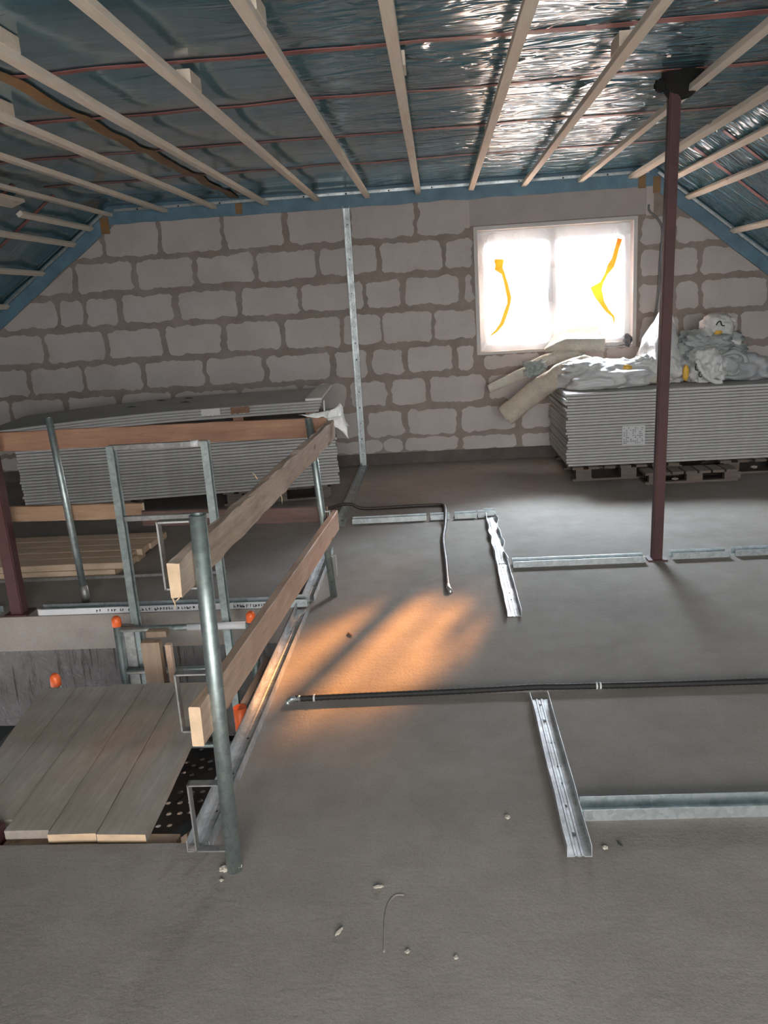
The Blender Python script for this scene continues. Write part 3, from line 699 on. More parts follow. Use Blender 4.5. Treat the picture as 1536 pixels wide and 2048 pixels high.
track((0.347, 4.95, 0.001), (0.350, 6.10, 0), 'crumpled shiny metal track length, upper half of the pair', 'zinc_glare', dent=0.022, n=34, seed=9, nholes=5)
track((-0.725, 6.11, 0), (-0.145, 6.125, 0), 'long straight metal track crossing right of the wall profile', nholes=2)
track((-0.115, 6.13, 0), (0.035, 6.135, 0), 'short metal track piece under the black conduit bend', nholes=1)
track((0.075, 6.135, 0), (0.245, 6.14, 0), 'short metal track piece right of the conduit bend', nholes=1)
track((0.255, 6.14, 0.001), (0.305, 6.14, 0.001), 'stub of metal track just left of the track corner', nholes=1)
track((0.413, 4.905, 0), (1.225, 4.91, 0), 'straight metal track running up to the right red post', nholes=2)
track((1.40, 4.95, 0), (1.745, 4.955, 0), 'metal track piece just right of the right red post', nholes=1)
track((1.785, 4.965, 0), (2.9, 4.99, 0), 'metal track leaving the picture right of the red post', nholes=2)
track((0.402, 2.345, 0), (1.75, 2.37, 0), 'dark metal track running right from the nearest bright track', nholes=4)
track((-0.819, 8.41, 0), (-0.815, 6.03, 0), 'metal track on the floor at the foot of the upright wall profile', nholes=8)
track((-0.822, 5.35, 0), (-0.815, 4.40, 0.0), 'short metal track behind the far railing pipe', 'zinc_glare', nholes=5)
track((-0.826, 2.18, 0), (-0.822, 4.27, 0), 'long bright metal track along the right stairwell edge', 'zinc_glare', nholes=8)
o = track((-2.41, 4.362, 0), (-0.865, 4.352, 0), 'printed metal track along the far stairwell edge', nholes=0)
# print on the flange facing the camera: rows of small unreadable marks
bm = bmesh.new(); random.seed(3); x = -2.05
while x < -1.02:
    if random.random() < 0.82:
        w = random.uniform(0.006, 0.014); z0 = random.uniform(0.010, 0.014); box(bm, x, x+w*0.35, 4.3135, 4.3155, z0, z0+0.016)
        box(bm, x, x+w, 4.3135, 4.3155, z0+random.choice((0, 0.006, 0.013)), z0+random.choice((0.003, 0.009, 0.016)))
    x += random.uniform(0.012, 0.024)
pf = bmesh.new(); box(pf, -2.40, -0.9, 4.3155, 4.3185, 0.002, 0.038); link('painted_flange', pf, M['paper'], o)
link('print', bm, M['print'], o)
track((-3.3, 4.36, 0), (-2.66, 4.365, 0), 'end of a metal track left of the left red post', nholes=0)
# connector piece at the stairwell corner
bm = bmesh.new(); channel(bm, (-0.99, 4.325, 0.012), (-0.80, 4.325, 0.012), 0.085, 0.045)
tag(link('floor_track', bm, M['zinc']), 'short folded metal piece at the far right stairwell corner', 'metal track', 'metal tracks on the floor')
# upright stud profile on the wall
r = empty('wall_profile', (-0.838, WY-0.01, 0), 'upright galvanised profile fixed to the block wall from floor to ceiling', 'metal profile')
bm = bmesh.new(); channel(bm, (-0.838, WY-0.013, 0.0), (-0.838, WY-0.013, 2.60), 0.068, 0.035, up=(0, -1, 0)); link('profile', bm, M['zinc'], r)
holes(r, [(-0.838+random.uniform(-.008, .008), WY-0.0165, 0.12+0.165*i) for i in range(15)], 0.0065, (0, -1, 0), 'screw')
# the track at the crumpled corner
bm = bmesh.new(); channel(bm, (0.303, 6.165, 0.006), (0.395, 6.165, 0.006), 0.075, 0.042); tag(link('floor_track', bm, M['zinc']), 'bent metal corner piece at the top of the crumpled track', 'metal track', 'metal tracks on the floor')

# ------------------------------------------------------------------ conduits and cable
def conduit(path, r, mat, label, ties=(), name='conduit', step=0.011, metal_end=None):
    rt = empty(name, path[0], label, 'conduit')
    bm = bmesh.new(); tube(bm, smooth_path(path, 6), r, 10, ridge=r*0.10, step=step); link('sleeve', bm, M[mat], rt)
    for p in ties:
        bm = bmesh.new(); p = Vector(p); tube(bm, [p-Vector((0.004, 0, 0)), p+Vector((0.004, 0, 0))], r*1.25, 12); link('cable_tie', bm, M['nearwhite_tape'], rt)
    if metal_end:
        bm = bmesh.new(); tube(bm, metal_end, r*1.05, 10); link('end_fitting', bm, M['zinc'], rt)
    return rt
conduit([(-0.69, 3.172, 0.014), (-0.4, 3.185, 0.014), (0.0, 3.20, 0.014), (0.25, 3.21, 0.016), (0.36, 3.213, 0.018), (0.5, 3.215, 0.015), (0.9, 3.215, 0.014), (1.4, 3.22, 0.014), (2.0, 3.235, 0.014)], 0.0125, 'conduit',
        'black conduit lying straight across the floor to the right picture edge', ties=[(-0.60, 3.176, 0.014), (0.615, 3.216, 0.015), (0.63, 3.216, 0.015)],
        metal_end=[(-0.66, 3.173, 0.014), (-0.70, 3.17, 0.014), (-0.715, 3.155, 0.005), (-0.715, 3.15, -0.004)])
conduit([(-1.0, 6.50, 0.015), (-0.86, 6.50, 0.055), (-0.77, 6.50, 0.055), (-0.66, 6.50, 0.015), (-0.3, 6.52, 0.014), (-0.05, 6.525, 0.014), (-0.012, 6.50, 0.014), (0.0, 6.44, 0.018), (0.005, 6.20, 0.054), (0.004, 6.05, 0.050), (-0.003, 5.85, 0.015), (-0.02, 5.5, 0.014), (-0.008, 5.0, 0.014), (0.0, 4.52, 0.014)], 0.0125, 'brown_conduit',
        'dark conduit running from the wall track and bending towards the camera', ties=[],
        metal_end=[(0.0, 4.55, 0.014), (0.002, 4.50, 0.016), (0.012, 4.47, 0.012), (0.014, 4.46, -0.004)])
rt = empty('wall_cable', (2.07, WY-0.02, 1.35), 'grey cable hanging on the wall between window and right red post', 'cable')
bm = bmesh.new(); tube(bm, smooth_path([(2.085, WY-0.015, 2.42), (2.09, WY-0.02, 2.36), (2.17, WY-0.03, 2.28), (2.215, WY-0.03, 2.17), (2.20, WY-0.03, 1.9), (2.19, WY-0.03, 1.6), (2.16, WY-0.03, 1.32), (2.14, WY-0.05, 1.15)], 8), 0.011, 10); link('cable', bm, M['cable'], rt)

# ------------------------------------------------------------------ railing
def bracket(bm, px, zlo, zhi, y, side=-1, reach=0.09):
    # flat bar bent to a U that holds a board beside the pipe
    x0 = px + side*0.02; x1 = px + side*(0.02+reach)
    beam(bm, (x0, y, zhi), (x1, y, zhi), 0.028, 0.005)
    beam(bm, (x1, y, zhi+0.0025), (x1, y, zlo-0.0025), 0.005, 0.028, up=(0, 1, 0))
    beam(bm, (x0, y, zlo), (x1, y, zlo), 0.028, 0.005)
def rail_post(bot, top, r, label, brs, side=-1, sleeve=False):
    rt = empty('railing_pipe', bot, label, 'railing post')
    bm = bmesh.new(); tube(bm, [bot, Vector(bot).lerp(Vector(top), 0.5), top], r, 24, hollow=0.14); link('pipe', bm, M['zinc_pipe'], rt)
    for (zlo, zhi) in brs:
        t_ = ((zlo+zhi)/2-bot[2])/(top[2]-bot[2]); cx = bot[0]+(top[0]-bot[0])*t_; cy = bot[1]+(top[1]-bot[1])*t_
        bm = bmesh.new(); bracket(bm, cx, zlo, zhi, cy, side); link('bracket', bm, M['steel_flat'], rt)
    if sleeve:
        bm = bmesh.new(); tube(bm, [bot, Vector(bot).lerp(Vector(top), 0.095)], r*1.22, 16); link('sleeve', bm, M['steel_flat'], rt)
    return rt
rail_post((-0.690, 2.095, 0), (-0.672, 2.10, 1.125), 0.0235, 'nearest galvanised railing pipe, standing in front of the stairwell', [(0.918, 1.11), (0.478, 0.658), (0.075, 0.30)])
rail_post((-0.673, 4.47, 0), (-0.735, 4.47, 1.055), 0.021, 'leaning galvanised railing pipe at the far right stairwell corner', [], side=1, sleeve=False)
bm = bmesh.new()
far = [o for o in bpy.data.objects if o.name.startswith('railing_pipe')][-1]
for z in (0.25, 0.52):
    bm = bmesh.new(); px = -0.673-0.062*z/1.055; beam(bm, (px+0.02, 4.47, z), (px+0.045, 4.47, z), 0.028, 0.005); beam(bm, (px+0.045, 4.47, z), (px+0.045, 4.47, z-0.12), 0.005, 0.028, up=(0, 1, 0)); link('bracket', bm, M['steel_flat'], far)
rail_post((-2.205, 4.53, 0), (-2.238, 4.50, 1.135), 0.021, 'galvanised railing pipe beside the left red post', [], sleeve=True)

def board(name, a, b, w, h, mat, label, rough=0.004, n=30, seed=0, cat='railing board', group='railing boards', splinters=None):
    rt = empty(name, ((a[0]+b[0])/2, (a[1]+b[1])/2, min(a[2], b[2])-h/2), label, cat, group)
    bm = bmesh.new(); beam(bm, a, b, w, h, rough=rough, n=n, seed=seed, bevel=0.003, endmi=1); link('board', bm, [M[mat], M['endgrain']], rt)
    if splinters:
        for (p, q) in splinters:
            bm = bmesh.new(); tube(bm, [p, Vector(p).lerp(Vector(q), 0.5)+Vector((0.004, 0, 0)), q], [0.003, 0.002, 0.0006], 6); link('splinter', bm, M['endgrain'], rt)
    return rt
board('rail_board', (-0.722, 1.995, 0.973), (-0.612, 4.50, 0.985), 0.032, 0.105, 'rail_dusty', 'rough dusty upper railing board running away from the nearest pipe', rough=0.012, n=70, seed=2,
      splinters=[((-0.735, 1.998, 0.925), (-0.728, 1.985, 0.895)), ((-0.715, 1.998, 0.93), (-0.728, 1.99, 0.915)), ((-0.67, 3.2, 0.93), (-0.665, 3.2, 0.88)), ((-0.71, 3.0, 1.03), (-0.74, 3.02, 1.06))])
board('rail_board', (-0.715, 1.995, 0.543), (-0.648, 4.62, 0.425), 0.034, 0.118, 'rail_pale', 'smooth pale lower railing board running away from the nearest pipe', rough=0.003, seed=5)
board('rail_board', (-3.4, 4.525, 1.012), (-0.645, 4.525, 0.998), 0.03, 0.112, 'rail_red', 'reddish brown upper railing board along the far side of the stairwell', seed=6)
board('rail_board', (-1.78, 4.53, 0.51), (-0.68, 4.53, 0.487), 0.028, 0.092, 'rail_dark', 'dark brown lower railing board along the far side of the stairwell', seed=7)
board('rail_board', (-3.3, 4.572, 0.575), (-1.785, 4.572, 0.548), 0.03, 0.095, 'rail_short', 'light brown lower railing board with sawn end, left of the dark one', seed=8)
# torn plastic rag caught on the far end of the upper board
bm = bmesh.new()
for (a, b, c) in (((-0.66, 4.50, 1.06), (-0.56, 4.52, 1.13), (-0.52, 4.50, 1.00)), ((-0.64, 4.49, 1.05), (-0.54, 4.50, 1.06), (-0.515, 4.49, 0.925)), ((-0.80, 4.49, 1.075), (-0.62, 4.50, 1.09), (-0.63, 4.47, 1.05))):
    for k in range(1):
        A, B, C_ = Vector(a), Vector(b), Vector(c)
        n = 6; rows_ = []
        for i in range(n+1):
            rr = []
            for j in range(n+1-i):
                p = A+(B-A)*(i/n)+(C_-A)*(j/n); p += noise.noise_vector(p*25)*0.016; rr.append(bm.verts.new(p))
            rows_.append(rr)
        for i in range(n):
            for j in range(n-i):
                bm.faces.new((rows_[i][j], rows_[i+1][j], rows_[i][j+1]))
                if j < n-i-1: bm.faces.new((rows_[i+1][j], rows_[i+1][j+1], rows_[i][j+1]))
rag = tag(link('plastic_rag', bm, M['poly_white'], smooth=True), 'torn whitish plastic scrap caught on the far corner of the railing', 'plastic scrap')
sm = rag.modifiers.new('thickness', 'SOLIDIFY'); sm.thickness = 0.002

# ------------------------------------------------------------------ walkway planks over the stairwell
near = [(-1.020, 2.246), (-1.192, 2.256), (-1.360, 2.272), (-1.517, 2.315), (-1.665, 2.34), (-1.76, 2.36)]
farp = [(-1.065, 3.350), (-1.250, 3.352), (-1.414, 3.342), (-1.572, 3.340), (-1.737, 3.336), (-1.905, 3.318)]
pl = ['walkway plank nearest the railing, with a bright sawn end', 'second walkway plank from the railing', 'middle walkway plank of the five over the stairwell', 'fourth walkway plank from the railing', 'leftmost walkway plank over the stairwell']
for i in range(5):
    bm = bmesh.new(); gp = 0.0022; zt = 0.020+random.uniform(-0.003, 0.003) - (0.006 if i > 2 else 0)
    n0, n1, f0, f1 = Vector((*near[i], 0)), Vector((*near[i+1], 0)), Vector((*farp[i], 0)), Vector((*farp[i+1], 0))
    n0.x -= gp; n1.x += gp; f0.x -= gp; f1.x += gp
    n1.y = n0.y + random.uniform(-0.004, 0.006); f1.y = f0.y
    if i > 2: n0.y = n1.y = near[i+1][1]
    k = 18; rings = []
    for j in range(k+1):
        a = n0.lerp(f0, j/k); b = n1.lerp(f1, j/k); w1 = noise.noise(Vector((i*5, j*0.35, 0)))*0.0025; w2 = noise.noise(Vector((i*5+2, j*0.35, 4)))*0.0025
        a.x += w1; b.x += w2
        rings.append([bm.verts.new((a.x, a.y, zt)), bm.verts.new((b.x, b.y, zt)), bm.verts.new((b.x, b.y, zt-0.032)), bm.verts.new((a.x, a.y, zt-0.032))])
    for j in range(k):
        for q in range(4): bm.faces.new((rings[j][q], rings[j][(q+1) % 4], rings[j+1][(q+1) % 4], rings[j+1][q]))
    e0 = bm.faces.new(rings[0]); e1 = bm.faces.new(rings[-1][::-1]); e0.material_index = e1.material_index = 1 if i < 2 else 0
    tag(link('walkway_plank', bm, [M['plank'], M['endgrain']]), pl[i], 'plank', 'walkway planks over the stairwell')
def beam_thing(name, a, b, w, h, mat, label, cat, **kw):
    bm = bmesh.new(); beam(bm, a, b, w, h, **kw); return tag(link(name, bm, M[mat]), label, cat)
beam_thing('bearer_board', (-1.515, 2.262, -0.032), (-0.925, 2.258, -0.032), 0.075, 0.030, 'post_wood', 'narrow bearer board under the near plank ends', 'board', rough=0.003, n=12)
beam_thing('bearer_board', (-1.90, 3.27, -0.037), (-1.0, 3.27, -0.037), 0.08, 0.034, 'post_wood', 'bearer board under the far plank ends', 'board')
r = empty('steel_bracket', (-1.72, 2.27, -0.05), 'dark red steel bracket at the left picture edge beside the planks', 'bracket')
bm = bmesh.new(); box(bm, -1.95, -1.528, 2.228, 2.30, -0.07, 0.036); link('plate', bm, M['redlead'], r)
bm = bmesh.new(); tube(bm, [(-1.57, 2.265, 0.036), (-1.57, 2.265, 0.06)], 0.016, 6); link('bolt', bm, M['zinc'], r)
beam_thing('dark_beam', (-2.6, 3.02, -0.12), (-1.95, 3.02, -0.12), 0.26, 0.10, 'darkgrey', 'dark beam end left of the walkway planks', 'beam')

# ------------------------------------------------------------------ things standing in the stairwell
r = empty('guard_frame', (-1.43, 3.9, -1.3), 'grey metal guard frame with two uprights standing in the stairwell', 'frame')
for (xt, xb) in ((-1.672, -1.672), (-1.190, -1.172)):
    bm = bmesh.new(); channel(bm, (xb, 3.92, -2.8), (xt, 3.92, 1.045), 0.05, 0.036, up=(1, 0, 0), lip=0.008); link('upright', bm, M['zinc_pipe'], r)
for (z, w) in ((1.035, 0.03), (0.665, 0.03)):
    bm = bmesh.new(); beam(bm, (-1.67, 3.925, z), (-1.165, 3.925, z), 0.03, w*0.8); link('crossbar', bm, M['steel_flat'], r)
bm = bmesh.new(); tube(bm, [(-1.245, 3.92, 1.035), (-1.205, 3.92, 1.035)], 0.018, 12); link('white_tape', bm, M['nearwhite_tape'], r)
r = empty('tubular_scaffold', (-1.38, 3.86, -2.8), 'dark tubular scaffold frame with orange caps inside the stairwell', 'scaffold')
for x in (-1.735, -1.022):
    bm = bmesh.new(); tube(bm, [(x, 3.86, -2.8), (x, 3.86, 0.105)], 0.022, 14); lg = link('leg', bm, M['zinc_pipe'], r)
    bm = bmesh.new(); tube(bm, [(x, 3.86, 0.105), (x, 3.86, 0.145), (x, 3.86, 0.158)], [0.026, 0.024, 0.012], 14); link('orange_cap', bm, M['orange'], lg)
for z in (0.085, -0.155, -0.6):
    bm = bmesh.new(); tube(bm, [(-1.735, 3.86, z), (-1.022, 3.86, z)], 0.017, 12); link('rung', bm, M['zinc_pipe'], r)
bm = bmesh.new(); tube(bm, [(-1.36, 3.86, 0.085), (-1.05, 3.86, 0.085)], [0.020, 0.0195], 12); link('white_tape_wrap', bm, M['nearwhite_tape'], r)
bm = bmesh.new(); box(bm, -1.735, -1.66, 3.875, 3.90, -2.0, 0.10); link('side_plate', bm, M['steel_flat'], r)
r = empty('scaffold_pole', (-1.90, 3.46, -2.8), 'scaffold leg with orange cap just behind the left plank end', 'scaffold')
bm = bmesh.new(); tube(bm, [(-1.90, 3.46, -2.8), (-1.90, 3.46, -0.03)], 0.022, 14); link('leg', bm, M['zinc_pipe'], r)
bm = bmesh.new(); tube(bm, [(-1.90, 3.46, -0.03), (-1.90, 3.46, 0.015), (-1.90, 3.46, 0.03)], [0.026, 0.024, 0.012], 14); link('orange_cap', bm, M['orange'], r)
r = empty('scaffold_pole', (-0.975, 3.2, -2.8), 'scaffold leg with orange clamp below the lower railing board', 'scaffold')
bm = bmesh.new(); tube(bm, [(-0.955, 3.25, -2.8), (-0.955, 3.25, -0.10)], 0.022, 14); link('leg', bm, M['zinc_pipe'], r)
bm = bmesh.new(); tube(bm, [(-0.955, 3.25, -0.17), (-0.955, 3.25, -0.06)], 0.03, 14); link('orange_cap', bm, M['orange'], r)
bm = bmesh.new(); tube(bm, [(-0.955, 3.25, -0.08), (-0.93, 3.75, -0.06)], 0.016, 12); link('brace', bm, M['rail_pale'], r)
r = empty('timber_post', (-1.52, 3.78, -2.8), 'upright brown timber post standing in the stairwell behind the planks', 'post')
bm = bmesh.new(); beam(bm, (-1.505, 3.76, -2.8), (-1.525, 3.76, 0.055), 0.045, 0.095, up=(1, 0, 0), rough=0.003, n=10, endmi=0); link('post', bm, M['post_wood'], r)
bm = bmesh.new(); beam(bm, (-1.56, 3.82, 0.075), (-1.455, 3.82, 0.075), 0.05, 0.03); link('top_block', bm, M['post_wood'], r)
bm = bmesh.new(); beam(bm, (-1.43, 3.80, -2.8), (-1.452, 3.80, 0.02), 0.03, 0.03, up=(1, 0, 0)); link('side_batten', bm, M['rail_pale'], r)

# perforated winder treads of the stair below
st = empty('winder_stair', (-1.3, 3.2, -1.2), 'black perforated steel winder stair seen through the gap beside the planks', 'stairs')
def cast(px, py, z):
    d = Rm @ Vector(((px-768)/1620.07, 1, -(py-1024)/1620.07)); t_ = (z-CAMZ)/d.z; return Vector((0, 0, CAMZ))+d*t_
def tread(a0, a1, b0, b1, z, nu, nv, parent):
    """plate between near edge a0-a1 and far edge b0-b1, with round holes punched through"""
    bm = bmesh.new()
    def Pt(u, v): return a0.lerp(a1, u).lerp(b0.lerp(b1, u), v)
    for i in range(nu):
        for j in range(nv):
            u0, u1, v0, v1 = i/nu, (i+1)/nu, j/nv, (j+1)/nv
            c = [Pt(u0, v0), Pt(u1, v0), Pt(u1, v1), Pt(u0, v1)]
            if (i+j) % 2 == 0 and 0 < j < nv-1 and 0 < i < nu-1:
                cen = (c[0]+c[1]+c[2]+c[3])/4; rr = 0.0125
                ring = []; outer = []
                for k in range(8):
                    an = 2*math.pi*k/8
                    ring.append(bm.verts.new(cen+Vector((math.cos(an), math.sin(an), 0))*rr))
                mids = [c[1].lerp(c[2], .5), c[2], c[2].lerp(c[3], .5), c[3], c[3].lerp(c[0], .5), c[0], c[0].lerp(c[1], .5), c[1]]
                base_an = math.atan2((mids[0]-cen).y, (mids[0]-cen).x)
                for k in range(8):
                    an = base_an+2*math.pi*k/8; ring[k].co = cen+Vector((math.cos(an), math.sin(an), 0))*rr
                out_ = [bm.verts.new(p) for p in mids]
                for k in range(8): bm.faces.new((ring[k], ring[(k+1) % 8], out_[(k+1) % 8], out_[k]))
            else: bm.faces.new([bm.verts.new(p) for p in c])
    bmesh.ops.remove_doubles(bm, verts=bm.verts, dist=0.0005)
    o = link('tread', bm, M['tread'], parent)
    so = o.modifiers.new('thickness', 'SOLIDIFY'); so.thickness = 0.004; so.offset = 0
    bm = bmesh.new(); beam(bm, a0+Vector((0, 0, -0.02)), a1+Vector((0, 0, -0.02)), 0.012, 0.045); link('tread_nosing', bm, M['darkgrey'], o)
def ext(p, q, t0, t1): return p+(q-p)*t0, p+(q-p)*t1
lines = [((341, 1668), (409, 1617)), ((304, 1643), (378, 1615)), ((339, 1580), (435, 1545)), ((366, 1512), (429, 1504)), ((350, 1478), (427, 1474))]
zs = [-0.36, -0.52, -0.68]
for k, (la, lb, z, t0, t1) in enumerate(((0, 2, -0.34, -1.5, 2.0), (2, 3, -0.50, -1.2, 1.6), (3, 4, -0.66, -1.0, 1.8))):
    a0, a1 = ext(cast(*lines[la][0], z), cast(*lines[la][1], z), t0, t1); b0, b1 = ext(cast(*lines[lb][0], z), cast(*lines[lb][1], z), t0, t1)
    for v in (a0, a1, b0, b1): v.x = min(v.x, -0.90)
    tread(a0, a1, b0, b1, z, 13, 6 if k else 8, st)
bm = bmesh.new(); beam(bm, (-0.905, 2.3, -0.45), (-0.905, 4.2, -0.95), 0.012, 0.18); link('stringer', bm, M['darkgrey'], st)

# ------------------------------------------------------------------ lumber lying behind the stairwell
random.seed(11)
for lay in range(2):
    for k in range(5):
        y = 5.08+0.148*k; z0 = 0.001+0.047*lay; xe = [-2.20, -2.12][lay]+random.uniform(-0.06, 0.05)
        lbl = 'orange lumber board in the front %s row of the stack behind the left red post' % ('upper' if lay else 'lower') if k == 0 else ('orange lumber board, %s from the front in the %s layer of the left stack' % (['', 'second', 'third', 'fourth', 'fifth'][k], 'upper' if lay else 'lower'))
        bm = bmesh.new(); beam(bm, (-4.7, y, z0+0.0225), (xe, y, z0+0.0225), 0.14, 0.044, rough=0.002, n=8, seed=k, bevel=0.003)
        tag(link('lumber_board', bm, M['lumber']), lbl, 'lumber', 'lumber boards stacked on the left floor')
bm = bmesh.new(); beam(bm, (-3.6, 4.95, 0.010), (-1.45, 4.985, 0.010), 0.02, 0.018); tag(link('thin_batten', bm, M['steel_flat']), 'thin grey bar lying in front of the lumber stack', 'bar')

# ------------------------------------------------------------------ pallets and plasterboard stacks
def pallet(x0, x1, y0, y1, label, rot=0.0, piv=(0, 0), h=0.125):
    rt = empty('wooden_pallet', ((x0+x1)/2, (y0+y1)/2, 0), label, 'pallet')
    def T(bm):
        if rot: bmesh.ops.rotate(bm, verts=bm.verts, cent=(piv[0], piv[1], 0), matrix=Matrix.Rotation(rot, 3, 'Z'))
        return bm
    for j in range(3):
        y = y0+0.05+(y1-y0-0.1)*j/2
        bm = bmesh.new(); box(bm, x0, x1, y-0.05, y+0.05, 0, 0.018); link('bottom_board', T(bm), M['pallet'], rt)
        for i in range(3):
            x = x0+0.05+(x1-x0-0.145)*i/2
            bm = bmesh.new(); box(bm, x-0.02, x+0.115, y-0.05, y+0.05, 0.018, h-0.022); link('pallet_block', T(bm), M['pallet'], rt)
    n = 7
    for i in range(n):
        x = x0+(x1-x0-0.1)*i/(n-1); bm = bmesh.new(); box(bm, x, x+0.095, y0, y1, h-0.022, h); link('deck_board', T(bm), M['pallet'], rt)
    return rt
AL = math.atan2(0.42, 2.8); PV = (-0.92, 6.98)
# left stack
pallet(-1.95, -1.02, 7.02, 8.05, 'dark pallet under the right half of the left plasterboard stack', AL, PV)
pallet(-3.75, -2.75, 7.02, 8.05, 'dark pallet under the left half of the left plasterboard stack', AL, PV)
def sheet(x0, x1, y0, y1, z, th, sag=lambda t: 0, rot=0.0, piv=(0, 0), n=24, top=1):
    bm = bmesh.new(); rings = []
    for i in range(n+1):
        t = i/n; x = x0+(x1-x0)*t; zz = z+sag(t)
        ch = 0.0022
        pr_ = [(y0, zz+ch*0.4), (y0, zz+th-ch), (y0+0.02, zz+th), (y1, zz+th), (y1, zz)]
        pr_.append((y0+0.01, zz))
        rings.append([bm.verts.new((x, a, b)) for a, b in pr_])
    k = len(rings[0])
    for i in range(n):
        for j in range(k):
            f = bm.faces.new((rings[i][j], rings[i][(j+1) % k], rings[i+1][(j+1) % k], rings[i+1][j]))
            if j in (2, 4): f.material_index = 1
    bm.faces.new(rings[0]); bm.faces.new(rings[-1][::-1])
    if rot: bmesh.ops.rotate(bm, verts=bm.verts, cent=(piv[0], piv[1], 0), matrix=Matrix.Rotation(rot, 3, 'Z'))
    return bm
random.seed(5)
ORD = ['', 'second', 'third', 'fourth', 'fifth', 'sixth', 'seventh', 'eighth', 'ninth', 'tenth', 'eleventh', 'twelfth', 'thirteenth']
def place(i, n): return ('%s from the bottom' % ORD[i]) if i < n/2 else ('%s from the top' % ORD[n-1-i] if i < n-1 else 'topmost sheet')
TH = 0.0225; GAP = 0.0038
nL = 20
sagm = lambda t: -0.004*math.sin(math.pi*t)
proto = link('plasterboard', sheet(-3.64, -0.92, 6.98, 8.18, 0.1305, TH, sagm, AL, PV), [M['gyps_edge'], M['gyps_face']])
base = proto.location.copy()
for i in range(nL):
    o = proto if i == 0 else proto.copy()
    if i: col.objects.link(o)
    o.location = base+Vector((random.uniform(-0.008, 0.008), random.uniform(-0.004, 0.004), i*(TH+GAP)))
    tag(o, 'grey plasterboard, %s in the main pile of the left stack' % place(i, nL) if i else 'bottom plasterboard of the left stack, resting on the pallets', 'plasterboard', 'plasterboards in the left main pile')
zt = 0.1305+nL*(TH+GAP)
# spacers on the main pile
def rotpt(x, y):
    v = Matrix.Rotation(AL, 3, 'Z') @ Vector((x-PV[0], y-PV[1], 0)); return (v.x+PV[0], v.y+PV[1])
for k, (x, lb) in enumerate(((-1.12, 'brown spacer timber at the right end between the plasterboard packs'), (-1.75, 'brown spacer timber in the middle between the plasterboard packs'))):
    a = rotpt(x, 7.03); b = rotpt(x, 8.13)
    beam_thing('spacer_timber', (a[0], a[1], zt+0.063), (b[0], b[1], zt+0.063), 0.09, 0.122, 'rail_red', lb, 'timber')
tops = ['lowest plasterboard of the raised pack on the left stack', 'second plasterboard of the raised pack on the left stack', 'third plasterboard of the raised pack on the left stack', 'top plasterboard of the left stack with broken front edge']
sagt = lambda t: -0.075*(1-min(1, t/0.60))**1.6
for i in range(4):
    o = link('plasterboard', sheet(-3.92+0.05*i*0, -1.05+0.01*i, 6.97+0.006*i, 8.17, zt+0.126+i*(TH+0.001), TH, sagt, AL, PV), [M['gyps_edge'], M['gyps_face']])
    tag(o, tops[i], 'plasterboard', 'plasterboards in the left raised pack')
ztt = zt+0.126+4*(TH+0.001)
bm = bmesh.new(); a = [(-1.30, 6.99), (-1.05, 6.99), (-0.88, 8.17), (-1.04, 8.17)]
def prism(bm, pts, z0, z1, rot=True):
    q = [rotpt(*p) if rot else p for p in pts]
    lo = [bm.verts.new((x, y, z0)) for x, y in q]; hi = [bm.verts.new((x, y, z1)) for x, y in q]; n = len(q)
    bm.faces.new(lo[::-1]); bm.faces.new(hi)
    for i in range(n): bm.faces.new((lo[i], lo[(i+1) % n], hi[(i+1) % n], hi[i]))
prism(bm, [(-1.16, 6.99), (-1.02, 6.99), (-0.90, 8.17), (-1.04, 8.17)], ztt+0.002, ztt+0.022)
tag(link('plasterboard_offcut', bm, M['gyps_white']), 'pale plasterboard offcut strip on the right end of the left stack', 'offcut')
bm = bmesh.new(); prism(bm, [(-1.008, 7.05), (-0.995, 7.05), (-0.995, 8.10), (-1.008, 8.10)], zt+0.002, ztt-0.01)
tag(link('plasterboard_offcut', bm, M['gyps_white']), 'narrow plasterboard strip standing on edge at the right end of the left stack', 'offcut')
# broken spots on the front edge: plaster crumbs and torn paper
for (x, w, mt, lb) in ((-1.97, 0.16, 'gyps_white', 'torn white paper patch on the front edge of the raised pack'), (-1.72, 0.16, 'rail_red', 'brown cardboard scrap stuck on the front edge of the raised pack')):
    bm = bmesh.new(); n = 10; top = []; bot = []
    for i in range(n+1):
        xx = x-w/2+w*i/n; p = rotpt(xx, 6.962); z = ztt-0.004
        top.append(bm.verts.new((p[0], p[1], z+0.004*noise.noise(Vector((i*1.0, x, 0)))))); bot.append(bm.verts.new((p[0], p[1]-0.004, z-0.055-0.012*noise.noise(Vector((i*0.9, x, 3))))))
    for i in range(n): bm.faces.new((top[i], top[i+1], bot[i+1], bot[i]))
    o = link('paper_scrap', bm, M[mt]); so = o.modifiers.new('t', 'SOLIDIFY'); so.thickness = 0.004; tag(o, lb, 'scrap')
for i, (x, y) in enumerate(((-2.55, 7.9), (-2.30, 7.95), (-2.28, 7.6), (-2.75, 7.5))):
    p = rotpt(x, y); bm = bmesh.new(); tube(bm, [(p[0]-0.04, p[1], ztt+0.004), (p[0], p[1]+0.01, ztt+0.006), (p[0]+0.05, p[1]-0.005, ztt+0.004)], [0.002, 0.005, 0.002], 6)
    tag(link('wood_splinter', bm, M['darkgrey']), 'small dark splinter on the left plasterboard stack, %s' % ['middle one near the back', 'rightmost near the back', 'rightmost near the front', 'leftmost one'][i], 'splinter', 'splinters on the left stack')

